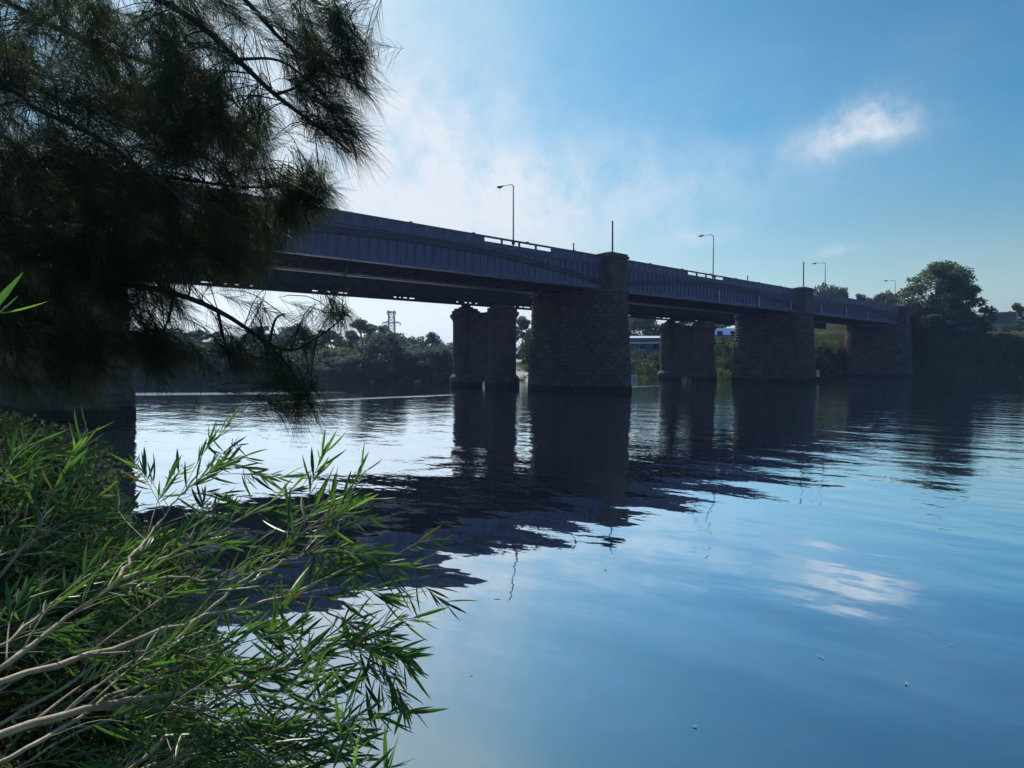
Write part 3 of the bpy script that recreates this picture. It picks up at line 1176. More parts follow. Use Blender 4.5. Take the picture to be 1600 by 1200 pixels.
for li_, (x, top, d, w, m, k) in enumerate(((222, 540, 3, 76, MF_far, 0), (275, 532, 6, 90, MF_far, 2), (325, 538, 3, 80, MF_mid, 0), (375, 530, 6, 90, MF_far, 2), (422, 540, 3, 76, MF_far, 1), (456, 550, 2, 70, MF_far, 0), (640, 548, 3, 50, MF_far, 2), (700, 545, 3, 50, MF_far, 0), (250, 552, 2, 70, MF_far, 1), (350, 552, 2, 70, MF_far, 1), (395, 556, 2, 66, MF_far, 2))):
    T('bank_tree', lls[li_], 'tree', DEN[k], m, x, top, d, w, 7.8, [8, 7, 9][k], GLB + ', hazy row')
ordw = ['first', 'second', 'third', 'fourth', 'fifth', 'sixth', 'seventh', 'eighth', 'ninth', 'tenth', 'eleventh', 'twelfth', 'thirteenth', 'fourteenth', 'fifteenth']
lbs_ = {x: 'hazy distant gum top behind the far bank row, %s from the left' % ordw[i] for i, x in enumerate(sorted((215, 260, 310, 352, 432, 494, 550, 640, 655, 695, 720, 745, 560, 645, 700)))}
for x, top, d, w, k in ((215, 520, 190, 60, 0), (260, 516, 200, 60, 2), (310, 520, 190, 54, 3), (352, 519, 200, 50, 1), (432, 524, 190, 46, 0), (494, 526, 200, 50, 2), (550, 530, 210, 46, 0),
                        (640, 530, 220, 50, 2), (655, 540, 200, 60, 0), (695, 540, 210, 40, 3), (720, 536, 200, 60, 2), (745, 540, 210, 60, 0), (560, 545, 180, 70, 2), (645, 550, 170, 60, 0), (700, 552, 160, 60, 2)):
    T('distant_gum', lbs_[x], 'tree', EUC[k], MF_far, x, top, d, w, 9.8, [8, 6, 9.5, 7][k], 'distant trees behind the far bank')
# gaps between the piers
T('gum_tree', 'hazy tall tree in the slot between the rail piers and the mid river pier', 'tree', EUC[3], MF_grey, 818, 498, 150, 40, 9.8, 7.0)
T('bank_tree', 'dark tree behind the slot left of the mid river pier', 'tree', DEN[0], MF_dark, 836, 520, 140, 50, 7.8, 8)
T('bank_tree', 'broad dark tree hidden mostly by the mid river pier', 'tree', DEN[2], MF_dark, 880, 520, 150, 80, 7.8, 9)
T('gum_tree', 'open gum above the white roofed hall between the piers', 'tree', EUC[2], MF_grey, 1002, 494, 205, 70, 9.8, 9.5, 'gums behind the hall')
T('gum_tree', 'gum showing between the paired round piers right of the hall roof', 'tree', EUC[0], MF_grey, 1064, 496, 210, 60, 9.8, 8.0, 'gums behind the hall')
T('gum_tree', 'pale gum over the right end of the hall by the third pier', 'tree', EUC[3], MF_mid, 1128, 500, 200, 50, 9.8, 7.0, 'gums behind the hall')
for x, top, d, w, m, k, lab in ((1002, 560, 138, 50, MF_mid, 0, 'dull green bush on the bank below the hall, left of the round piers'),
                                (992, 548, 150, 40, MF_grey, 2, 'brownish bush under the hall wall beside the mid river pier'),
                                (1024, 552, 146, 40, MF_dark, 1, 'dark bush against the left round pier below the hall'),
                                (1000, 584, 128, 26, MF_light, 0, 'bright green bush at the water right of the white gauge board'),
                                (1130, 578, 136, 36, MF_light, 1, 'bright green mound of leaves between the round piers and the third pier'),
                                (1126, 536, 150, 40, MF_dark, 2, 'dark bush filling the gap left of the third pier'),
                                (1140, 528, 160, 50, MF_mid, 0, 'green bush under the right end of the hall'),
                                (1074, 540, 150, 60, MF_dark, 2, 'dark bush glimpsed between the two round piers'),
                                (822, 570, 135, 30, MF_light, 1, 'light green bush above the pale ramp by the mid river pier')):
    T('bank_bush', lab, 'bush', BUSH[k], m, x, top, d, w, [2.4, 2.2, 3.0][k], [3.6, 3.0, 3.4][k])
for x, top, d, w, m, k, lab in ((1298, 530, 168, 30, MF_light, 0, 'sunlit bush seen through the last span of the bridge'), (1290, 545, 160, 34, MF_dark, 1, 'dark bush under the last span left of its opening'),
                                (1310, 550, 158, 30, MF_dark, 2, 'dark bush under the last span beside the end pier')):
    T('bank_bush', lab, 'bush', BUSH[k], m, x, top, d, w, [2.4, 2.2, 3.0][k], [3.6, 3.0, 3.4][k])
# trees showing over the deck
for x, top, d, w, k, lab in ((1298, 453, 260, 64, 2, 'flat topped tree over the bridge rail just right of the third street lamp'), (1322, 460, 265, 50, 0, 'low tree top right of the flat topped tree over the bridge rail'),
                             (1352, 466, 250, 44, 3, 'small tree top over the rail midway to the last lamp'), (1376, 464, 250, 50, 2, 'spreading tree top over the rail left of the last lamp'),
                             (1396, 466, 240, 40, 0, 'tree top over the rail at the foot of the last lamp')):
    T('skyline_tree', lab, 'tree', EUC[k], MF_dark, x, top, d, w, 9.8, [8, 6, 9.5, 7][k], 'tree tops over the bridge rail', None, 8.0)
# right bank
big = euc_meshes(31, 22, 13, 24, 20000, .18, .46)
big2 = euc_meshes(35, 20, 11, 24, 20000, .16, .46)
for q in (big, big2):
    q[0].materials.append(M_bark)
T('bank_tree', 'tallest leafy tree on the right bank beside the end of the bridge', 'tree', big, MF_mid, 1448, 414, 168, 112, 22.2, 13.0, None, 0.6, 4.5)
T('bank_tree', 'lower dark tree leaning right beside the tallest right bank tree', 'tree', big2, MF_dark, 1484, 431, 170, 92, 19.6, 11.0, None, 3.6, 4.5)
T('bank_tree', 'grey green tree hanging over the water below the tallest right bank tree', 'tree', DEN[1], MF_grey, 1468, 492, 3, 96, 8.2, 7.0)
T('bank_tree', 'dark tree close against the right side of the bridge end pier', 'tree', DEN[0], MF_dark, 1432, 500, 4, 60, 7.8, 8.0)
T('bank_tree', 'dark round tree under the leaning right bank tree', 'tree', DEN[2], MF_dark, 1503, 516, 3, 56, 7.8, 9.0)
T('garden_tree', 'light green tree in front of the house on the right bank', 'tree', EUC[1], MF_light, 1592, 474, 188, 26, 9.8, 6.0, None, None, 10.5)
lbs = 'dark bush on the shaded slope of the right bank'
n_b = 0
while n_b < 170:
    q = (random.uniform(158, 222), random.uniform(-40, 62))
    sd = signed_dist([q])[0]
    if sd < 0.3 or sd > 34 or (q[1] > 47 and q[0] < 169.5) or (sd > 12 and random.random() < .5):
        continue
    dq = q[0] * math.cos(R(HEAD)) + q[1] * math.sin(R(HEAD))
    xq = 800 + FPX * (q[0] * math.sin(R(HEAD)) - q[1] * math.cos(R(HEAD))) / dq
    if 1515 < xq < 1630 and sd > 5 and dq < 205:      # the houses look out over this part of the slope
        continue
    k = n_b % 3
    m = random.choice([MF_dark, MF_dark, MF_mid, MF_dark, MF_grey]) if sd < 12 else random.choice([MF_mid, MF_dark, MF_mid, MF_light])  # lighter leaves higher up: sun on the upper slope put into the colour
    sc_ = random.uniform(1.0, 1.9)
    kind_ = {MF_dark: 'dark', MF_mid: 'mid green', MF_grey: 'grey green', MF_light: 'light green'}[m]
    lbs = '%s bush %s of the right bank' % (kind_, 'at the waterline' if sd < 4 else 'on the shaded slope' if sd < 12 else 'on the upper slope')
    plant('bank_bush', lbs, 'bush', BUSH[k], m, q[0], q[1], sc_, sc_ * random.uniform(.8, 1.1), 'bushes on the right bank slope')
    n_b += 1
for xb, db, sb, m, lab in ((1537, 178, .7, MF_mid, 'green bush at the left foot of the white flat roofed house'), (1552, 176, .55, MF_light, 'light green bush below the left wall of the white house'),
                          (1566, 177, .6, MF_mid, 'low green bush below the middle of the white house'), (1581, 176, .7, MF_dark, 'dark bush below the right wall of the white house'),
                          (1597, 178, .8, MF_mid, 'green bush between the white house and the brown roofed one'), (1544, 170, .8, MF_dark, 'dark bush on the slope below the white house'),
                          (1572, 169, .85, MF_mid, 'green bush halfway down the slope below the white house'), (1592, 168, .9, MF_dark, 'dark bush down the slope at the right edge below the houses')):
    p = px(xb, 565, db)
    plant('bank_bush', lab, 'bush', BUSH[1], m, p.x, p.y, sb, sb)
# scrub hugging the far waterline, uncountable
P = []
pts = [(-30, 190), (34, 127), (71, 97), (84, 90), (104, 84), (137, 80), (158, 70), (172, 52), (184, 38), (186, 28), (190, 0), (200, -60)]
for a, b in zip(pts[:-1], pts[1:]):
    a, b = np.array(a, float), np.array(b, float)
    ln = np.hypot(*(b - a))
    n = int(ln * 1.3)
    for _ in range(n):
        t = rng.random()
        c = a + (b - a) * t
        nrm = np.array([(b - a)[1], -(b - a)[0]]) / ln
        off = rng.uniform(0.0, 3.0)
        for sg in (1, -1):
            q = c + nrm * off * sg
            if signed_dist([q])[0] > 0.1:
                break
        if 80 < q[0] < 83 and q[1] < 96:
            continue
        P.append((q[0], q[1], gz(*q) + rng.uniform(.05, .5)))
cl = clump_points(P, rng.uniform(.5, 1.1, len(P)), [90] * len(P), .8)
V, Qd = leaf_quads(cl, .24)
tag(link('undergrowth', mesh_np('undergrowth', V, Qd), None, MF_mid), 'low scrub along the far waterline', None, None, 'stuff')

# ------------------------------------------------------------------ buildings, pylon, rocks
M_wall_w = mat('white_wall', (0.62, 0.64, 0.66), rough=0.8, var=0.06, scale=1)
M_wall_b = mat('blue_grey_wall', (0.16, 0.19, 0.30), rough=0.8, var=0.12, scale=1)
M_roof_w = mat('white_roof_sheet', (0.75, 0.78, 0.80), rough=0.4, var=0.05, scale=1)
M_roof_b = mat('blue_roof_sheet', (0.10, 0.22, 0.48), rough=0.5, var=0.1, scale=1)
M_roof_t = mat('brown_roof', (0.22, 0.18, 0.15), rough=0.8, var=0.2, scale=2)
M_glass = mat('window_glass', (0.03, 0.04, 0.06), rough=0.08, var=0.1, scale=1, spec=0.6)


def window(parent, x0, x1, y, z0, z1, fm):
    m_ = MB()
    m_.box(x0, x1, y - .06, y - .003, z0, z1)
    f = m_.build('window', fm, parent)
    m_ = MB()
    m_.box(x0 + .1, x1 - .1, y - .085, y - .062, z0 + .1, z1 - .1)
    m_.build('pane', M_glass, f)


p0 = px(1000, 540, 178)
zb_ = gz(p0.x, p0.y)
hall = empty('hall', 'white roofed long hall with blue grey walls seen between the piers', 'building', (p0.x, p0.y, zb_), None, R(-50))
m_ = MB(); m_.box(-14, 12, -5, 5, -1, 5.0); m_.build('wall', M_wall_b, hall)
ev = px(1000, 531, 178).z - zb_
m_ = MB()
m_.v = []
hz = px(1000, 537, 178).z - zb_
for o_ in (0,):
    m_.add([(-15, -6, hz), (13, -6, hz), (13, 6, hz), (-15, 6, hz), (-15, 0, hz + 2.0), (13, 0, hz + 2.0), (-15, -6, hz - .2), (13, -6, hz - .2), (13, 6, hz - .2), (-15, 6, hz - .2)],
           [(0, 1, 5, 4), (2, 3, 4, 5), (3, 0, 4), (1, 2, 5), (6, 7, 1, 0), (7, 8, 2, 1), (8, 9, 3, 2), (9, 6, 0, 3), (9, 8, 7, 6)])
m_.build('roof', M_roof_w, hall)
m_ = MB(); m_.box(-13.9, 11.9, -4.9, 4.9, 4.9, hz - .21); m_.build('upper_wall', M_wall_b, hall)
for k in range(8):
    window(hall, -13 + k * 3.1, -11.2 + k * 3.1, -5, 2.0, 3.6, M_wall_w)
p0 = px(1130, 520, 182)
zb_ = gz(p0.x, p0.y)
shed = empty('shed', 'small shed with a bright blue roof left of the third pier', 'building', (p0.x, p0.y, zb_), None, R(-45))
hz = px(1130, 524, 182).z - zb_
m_ = MB(); m_.box(-4, 4, -3, 3, -1, hz - .01); m_.build('wall', M_wall_w, shed)
m_ = MB()
m_.add([(-4.6, -3.6, hz), (4.6, -3.6, hz), (4.6, 3.6, hz), (-4.6, 3.6, hz), (-4.6, 0, hz + 1.9), (4.6, 0, hz + 1.9)], [(0, 1, 5, 4), (2, 3, 4, 5), (3, 0, 4), (1, 2, 5), (3, 2, 1, 0)])
m_.build('roof', M_roof_b, shed)
window(shed, -2.5, -1, -3, 1.5, 2.8, M_wall_b)
window(shed, 1, 2.5, -3, 1.5, 2.8, M_wall_b)

# white flat-roofed house and brown-roofed neighbour on top of the right bank
p0 = px(1560, 510, 186)
zb_ = 10.6
hw = empty('white_house', 'white flat roofed two level house on top of the right bank', 'house', (p0.x, p0.y, zb_), None, R(HEAD - 90 - 35))
h1 = px(1562, 505, 186).z - zb_
h2 = px(1562, 490, 186).z - zb_
m_ = MB(); m_.box(-3.2, 4.5, -3, 3, -1.5, h1); m_.build('wall', M_wall_w, hw)
m_ = MB(); m_.box(-5.2, 5.0, -3.6, 3.6, h1 + .003, h1 + .28); m_.build('roof', M_wall_b, hw)
m_ = MB(); m_.box(-2.4, 4.2, -2.4, 2.6, h1 + .283, h2); m_.build('upper_wall', M_wall_w, hw)
m_ = MB(); m_.box(-2.9, 4.6, -2.8, 2.9, h2 + .003, h2 + .2); m_.build('upper_roof', M_wall_b, hw)
window(hw, -1.6, 3.8, -2.4, h1 + .5, h2 - .2, M_wall_b)
window(hw, 0.5, 2.5, -3, .4, h1 - .4, M_wall_b)
p0 = px(1612, 500, 190)
hb = empty('brown_roofed_house', 'house with a low brown gable roof at the right edge of the far bank', 'house', (p0.x, p0.y, 11.0), None, R(HEAD - 90))
h1 = px(1600, 498, 190).z - 11.0
m_ = MB(); m_.box(-4.2, 6, -4, 4, -1.5, h1); m_.build('wall', M_wall_w, hb)
m_ = MB()
m_.add([(-5.4, -5, h1 + .003), (7, -5, h1 + .003), (7, 5, h1 + .003), (-5.4, 5, h1 + .003), (.6, -5, h1 + 2.6), (.6, 5, h1 + 2.6)], [(0, 1, 4), (3, 5, 2), (0, 4, 5, 3), (1, 2, 5, 4), (3, 2, 1, 0)])
m_.build('roof', M_roof_t, hb)
window(hb, -3.4, -1.8, -4, .8, 2.2, M_wall_b)
window(hb, 1, 2.8, -4, .8, 2.2, M_wall_b)

# pylon and the cross-armed pole with their cables
M_lat = mat('lattice_steel', (0.20, 0.21, 0.22), rough=0.6, var=0.1, scale=1)
pd = 300.0
pb = px(612, 565, pd)
pz = gz(pb.x, pb.y)
py = empty('pylon', 'grey lattice transmission tower rising over the far bank trees', 'pylon', (pb.x, pb.y, pz), None, R(HEAD - 90))
ph = px(612, 487, pd).z - pz
tops = []


def lattice(nm, z0, z1, w0, w1, nb):
    m_ = MB()
    for (sx, sy) in ((-1, -1), (1, -1), (1, 1), (-1, 1)):
        m_.bar((sx * w0, sy * w0, z0), (sx * w1, sy * w1, z1), .26)
    for k in range(nb):
        za, zb2 = z0 + (z1 - z0) * k / nb, z0 + (z1 - z0) * (k + 1) / nb
        wa, wb = w0 + (w1 - w0) * k / nb, w0 + (w1 - w0) * (k + 1) / nb
        for (a, b) in (((-1, -1), (1, -1)), ((1, -1), (1, 1)), ((1, 1), (-1, 1)), ((-1, 1), (-1, -1))):
            m_.bar((a[0] * wa, a[1] * wa, za), (b[0] * wb, b[1] * wb, zb2), .12)
            m_.bar((b[0] * wa, b[1] * wa, za), (a[0] * wb, a[1] * wb, zb2), .12)
            m_.bar((a[0] * wb, a[1] * wb, zb2), (b[0] * wb, b[1] * wb, zb2), .15)
    m_.build(nm, M_lat, py)


lattice('tower_leg_frame', -1, ph * .55, 2.6, 1.45, 4)
lattice('tower_head_frame', ph * .55 + .01, ph, 1.45, 1.1, 4)
for zf, wd in ((.985, 1.9), (.78, 4.0), (.55, 3.9), (.34, 3.9)):
    m_ = MB()
    z = ph * zf
    for sy in (-.7, .7):
        m_.bar((-wd, 0, z), (0, sy, z + .05), .34)
        m_.bar((wd, 0, z), (0, sy, z + .05), .34)
        m_.bar((-wd, 0, z), (-1.2, sy, z + .9), .22)
        m_.bar((wd, 0, z), (1.2, sy, z + .9), .22)
    m_.build('cross_arm', M_lat, py)
    for sx in (-1, 1):
        m_ = MB()
        m_.lathe((sx * wd, 0, z - 1.1), [(.06, 0), (.16, .1), (.16, .9), (.06, 1.0)], 6)
        m_.build('insulator', M_lat, py)
        tops.append((zf, sx * wd, z - 1.1))
qb = px(564, 565, 290)
qz = gz(qb.x, qb.y)
pole = empty('power_pole', 'slim power pole with one cross arm left of the lattice tower', 'pole', (qb.x, qb.y, qz), None, R(HEAD - 90))
qh = px(564, 496, 290).z - qz
m_ = MB(); m_.tube([(0, 0, -1), (0, 0, qh)], [.32, .22], 8); m_.build('post', M_dark, pole)
m_ = MB(); m_.box(-2.6, 1.2, -.12, .12, px(564, 507, 290).z - qz - .12, px(564, 507, 290).z - qz + .12); m_.build('cross_arm', M_dark, pole)
rm = Matrix.Rotation(R(HEAD - 90), 3, 'Z')
ci = 0
for zf, xx, z in tops:
    if zf > .9:
        continue
    a = pb + rm @ Vector((xx, 0, 0)); a.z = pz + z
    for far in (-1, 1):
        b = a + rm @ Vector((far * 160 if far < 0 else 170, 40 * far, 3.0))
        P_ = []
        for k in range(13):
            t = k / 12
            q = a.lerp(b, t)
            q.z -= 5.0 * 4 * t * (1 - t) * .5
            P_.append(q)
        if far > 0:
            continue
        c = MB(); c.tube(P_, .035, 4)
        tag(c.build('power_line', M_dark), 'thin power line strung from the %s side of the %s lattice tower arm' % ('left' if xx < 0 else 'right', {78: 'upper', 55: 'middle', 34: 'lowest'}[round(zf * 100)]), 'cable', 'power lines from the lattice tower')


def rock(lab, x, y, s, m, seed, group=None):
    r_ = np.random.default_rng(seed)
    v, f = [], []
    for i in range(6):
        for k in range(9):
            th = math.pi * (i + .5) / 6
            a = 2 * math.pi * k / 9
            rr = s * r_.uniform(.78, 1.1)
            v.append((rr * math.sin(th) * math.cos(a) * 1.3, rr * math.sin(th) * math.sin(a), rr * math.cos(th) * .5))
    for i in range(5):
        for k in range(9):
            f.append((i * 9 + k, i * 9 + 9 + k, i * 9 + 9 + (k + 1) % 9, i * 9 + (k + 1) % 9))
    f += [tuple(range(8, -1, -1))[::-1], tuple(range(45, 54))[::-1]]
    o = link('rock', mesh('rock', v, f), None, m, (x, y, s * .08))
    return tag(o, lab, 'rock', group)


M_rock = mat('pale_rock', (0.20, 0.18, 0.15), rough=0.9, color2=(0.34, 0.31, 0.26), scale=2, bump=.03, bscale=6)
for i, (x, d, s, lab) in enumerate(((581, -.3, .5, 'pale rock at the far waterline below the tallest gum'), (652, -.4, .65, 'larger pale rock at the far waterline near the round piers'),
                                    (636, -.2, .3, 'small pale rock left of the larger one by the round piers'), (1516, -.3, .5, 'pale rock at the right bank waterline under the leaning tree'),
                                    (1595, -.3, .4, 'pale rock at the right edge of the right bank waterline'), (1480, -.2, .5, 'pale rock among the bushes below the leaning tree'))):
    p = px(x, 590, shore_depth(x) + d)
    rock(lab, p.x, p.y, s, M_rock, 50 + i)
# pale ramp seen in the slot beside the mid-river pier
M_ramp = mat('pale_concrete', (0.42, 0.41, 0.37), rough=0.9, var=0.12, scale=1)

sd0 = shore_depth(818)
c0, c1 = px(818, 590, sd0 - 1.5), px(818, 590, sd0 + 12)
dv = Vector((c1.x - c0.x, c1.y - c0.y, 0)).normalized()
sv = Vector((-dv.y, dv.x, 0))
m_ = MB()
z1 = gz(c1.x, c1.y) + .35
m_.add([c - Vector((0, 0, c.z)) + sv * w + Vector((0, 0, z)) for (c, z) in ((c0, -.2), (c1, z1)) for w in (-3, 3)] + [c - Vector((0, 0, c.z)) + sv * w + Vector((0, 0, z)) for (c, z) in ((c0, -1.2), (c1, z1 - 1)) for w in (-3, 3)],
       [(0, 1, 3, 2), (4, 6, 7, 5), (0, 4, 5, 1), (2, 3, 7, 6), (0, 2, 6, 4), (1, 5, 7, 3)])
tag(m_.build('boat_ramp', M_ramp), kind='structure')

# ------------------------------------------------------------------ river haze
HAZE = 0.00032
m_ = MB()
m_.box(-640, 720, -640, 640, -5.5, 45.0)
hz_ = m_.build('haze')
hm = bpy.data.materials.new('river_haze')
hm.use_nodes = True
ht = hm.node_tree
ht.nodes.clear()
pv = N(ht, 'ShaderNodeVolumePrincipled')
pv.inputs['Color'].default_value = (0.42, 0.56, 1.0, 1)
pv.inputs['Density'].default_value = HAZE
pv.inputs['Anisotropy'].default_value = 0.72
ho = N(ht, 'ShaderNodeOutputMaterial')
L(ht, pv.outputs[0], ho.inputs['Volume'])
hz_.data.materials.append(hm)
tag(hz_, kind='stuff')

# ------------------------------------------------------------------ she-oak overhanging from the left
M_needle = mat('needle_green', (0.026, 0.040, 0.020), rough=0.5, color2=(0.055, 0.072, 0.032), scale=1.2, spec=0.35, translucent=0.30, tcolor=(0.09, 0.13, 0.05), random_island=0.35)
M_oakbark = mat('dark_bark', (0.045, 0.036, 0.030), rough=0.85, var=0.4, scale=6, bump=0.004, bscale=40, stretch=(1, 1, .4), spec=0.35)
oak = empty('she_oak', 'dark drooping needle leaved tree overhanging the bridge view from the left bank', 'tree', (-1.6, 4.6, 1.6))
OO = oak.location


def needles(B, D, ln, wd, droop):
    """curved tapering needles: base, direction, length, width, droop -> verts, quads"""
    n = len(B)
    D = D / np.linalg.norm(D, axis=1)[:, None]
    r = rng.normal(size=(n, 3))
    s = np.cross(D, r)
    s /= np.linalg.norm(s, axis=1)[:, None] + 1e-9
    g = np.array([0, 0, -1.0])
    p0 = B
    p1 = B + D * (ln * .5)[:, None] + g * (droop * ln * .18)[:, None]
    p2 = B + D * ln[:, None] + g * (droop * ln * .62)[:, None]
    w = (wd * .5)[:, None]
    V = np.stack([p0 - s * w, p0 + s * w, p1 - s * w * .9, p1 + s * w * .9, p2 - s * w * .25, p2 + s * w * .25], 1).reshape(-1, 3)
    b = 6 * np.arange(n)[:, None]
    Qd = np.stack([b + [0, 1, 3, 2], b + [2, 3, 5, 4]], 1).reshape(-1, 4)
    return V, Qd


trunk_pts = [(-1.6, 4.6, 1.3), (-1.5, 4.65, 3.0), (-1.35, 4.6, 5.0), (-1.2, 4.5, 7.2), (-1.1, 4.4, 9.5), (-1.0, 4.3, 11.5)]
tk = MB(OO)
tk.tube(spline(trunk_pts, 22), [.17 - .0068 * i for i in range(22)], 12)
tk.build('trunk', M_oakbark, oak, True)


def trunk_at(z):
    for a, b in zip(trunk_pts[:-1], trunk_pts[1:]):
        if a[2] <= z <= b[2]:
            t = (z - a[2]) / (b[2] - a[2])
            return Vector(a).lerp(Vector(b), t)
    return Vector(trunk_pts[-1])


# limbs followed in the photograph: points (pixel x, pixel y, depth), each begun on the trunk
limbs = [
    ([(-60, -130, 4.1), (150, -45, 3.9), (290, 22, 3.8), (370, 92, 3.7), (430, 148, 3.6), (500, 200, 3.5), (548, 238, 3.4)], .034, .005),
    ([(100, -140, 4.4), (300, -75, 4.2), (385, 2, 4.1), (440, 62, 4.0), (500, 108, 3.9), (560, 128, 3.8)], .024, .004),
    ([(-60, 130, 3.6), (60, 172, 3.5), (150, 214, 3.4), (222, 264, 3.3), (272, 300, 3.2), (300, 335, 3.15), (345, 352, 3.1)], .018, .003),
    ([(-60, 255, 4.6), (100, 262, 4.5), (250, 275, 4.4), (380, 292, 4.3), (500, 288, 4.2)], .026, .004),
    ([(-60, 380, 4.0), (100, 415, 3.9), (200, 444, 3.8), (272, 458, 3.8), (340, 485, 3.75), (400, 524, 3.7), (442, 562, 3.65), (475, 610, 3.6), (496, 662, 3.6)], .030, .003),
    ([(-60, -30, 4.9), (120, 58, 4.7), (260, 108, 4.6), (345, 142, 4.5), (420, 220, 4.4)], .026, .004),
    ([(300, -75, 4.2), (420, -40, 4.1), (520, 20, 4.0), (570, 70, 3.9)], .018, .003),
    ([(-60, 470, 4.4), (60, 500, 4.3), (130, 540, 4.2), (170, 590, 4.1)], .022, .004),
    ([(-60, 330, 5.2), (150, 350, 5.1), (320, 380, 5.0), (440, 390, 4.9)], .024, .004),
    ([(-120, -300, 4.6), (100, -260, 4.5), (300, -220, 4.4), (480, -150, 4.3)], .03, .004),
]
limb_pts = []
for li, (pp, ra, rb) in enumerate(limbs):
    W = [px(*q) for q in pp]
    if pp[0][0] < 50:
        W = [trunk_at(min(11.0, max(2.2, W[0].z - .5)))] + W
    sp = spline(W, 28)
    m_ = MB(OO)
    m_.tube(sp, [ra + (rb - ra) * (i / 27) ** .8 for i in range(28)], 7)
    m_.build('limb', M_oakbark, oak, True)
    limb_pts += [np.array(q) for q in sp[4:]]
# side shoots of the lower limb that show against the bright water
for pp in ([(400, 524, 3.7), (450, 548, 3.65), (500, 525, 3.6), (545, 488, 3.55)], [(420, 430 + 110, 3.7), (430, 500, 3.7), (445, 490, 3.7)], [(340, 485, 3.75), (350, 530, 3.7), (362, 575, 3.7)],
           [(272, 458, 3.8), (262, 500, 3.8), (240, 560, 3.8)], [(430, 148, 3.6), (470, 130, 3.6), (520, 70, 3.6)], [(370, 92, 3.7), (440, 96, 3.7), (510, 150, 3.7)]):
    sp = spline([px(*q) for q in pp], 12)
    m_ = MB(OO)
    m_.tube(sp, [.010 - .0006 * i for i in range(12)], 5)
    m_.build('limb', M_oakbark, oak, True)
    limb_pts += [np.array(q) for q in sp[3:]]
LPTS = np.array(limb_pts)

# foliage masses: (x, y, rx, ry, depth range, number of shoots)
masses = [
    (70, 60, 150, 95, 3.6, 5.4, 100), (230, 80, 110, 95, 3.6, 5.2, 75), (330, 60, 60, 80, 3.8, 5.0, 26), (60, 200, 140, 100, 3.4, 5.4, 110),
    (210, 220, 110, 90, 3.4, 5.2, 80), (310, 190, 80, 70, 3.5, 5.0, 60), (345, 235, 62, 45, 3.4, 4.6, 44), (425, 30, 50, 50, 3.9, 4.6, 10), (470, 150, 60, 50, 3.4, 4.0, 13),
    (500, 60, 30, 60, 3.7, 4.2, 20), (505, 110, 24, 40, 3.7, 4.2, 12), (540, 215, 28, 30, 3.4, 3.8, 9), (495, 290, 22, 36, 3.9, 4.4, 22), (470, 330, 40, 22, 4.0, 4.6, 16), (400, 185, 40, 40, 3.6, 4.4, 9),
    (400, 250, 20, 20, 3.6, 4.4, 4), (90, 330, 160, 70, 3.6, 5.6, 130), (270, 345, 130, 60, 3.6, 5.4, 92), (390, 355, 75, 45, 3.8, 5.2, 50), (100, 440, 170, 60, 3.6, 5.6, 130),
    (290, 405, 110, 32, 3.8, 5.2, 54), (380, 405, 50, 26, 3.9, 5.0, 26), (60, 540, 120, 80, 3.8, 5.6, 95), (150, 560, 65, 60, 3.9, 5.2, 50), (235, 520, 32, 60, 3.7, 4.2, 20), (255, 565, 26, 24, 3.7, 4.1, 7),
    (320, 545, 34, 32, 3.65, 4.0, 12), (375, 550, 34, 30, 3.6, 4.0, 11), (430, 575, 40, 36, 3.55, 3.9, 12), (470, 605, 36, 34, 3.5, 3.8, 12), (498, 625, 20, 24, 3.5, 3.7, 5), (440, 630, 28, 14, 3.55, 3.8, 4),
    (500, 515, 34, 20, 3.5, 3.7, 7), (530, 495, 12, 12, 3.5, 3.6, 4), (440, 500, 10, 16, 3.65, 3.8, 2), (250, 470, 50, 22, 3.8, 4.4, 12),
    (552, 75, 26, 36, 3.8, 4.0, 14), (566, 115, 18, 32, 3.7, 3.9, 9), (530, 180, 26, 24, 3.5, 3.8, 8),
    (-140, 100, 160, 260, 3.6, 6.0, 130), (-60, -120, 120, 90, 4.2, 6.0, 26), (-140, 430, 160, 160, 3.8, 6.0, 90),
    (60, 330, 200, 110, 5.5, 8.5, 110), (60, 480, 120, 80, 5.5, 8.0, 60),
]
NB, ND, NLn, NW, NDr = [], [], [], [], []
tw = MB(OO)
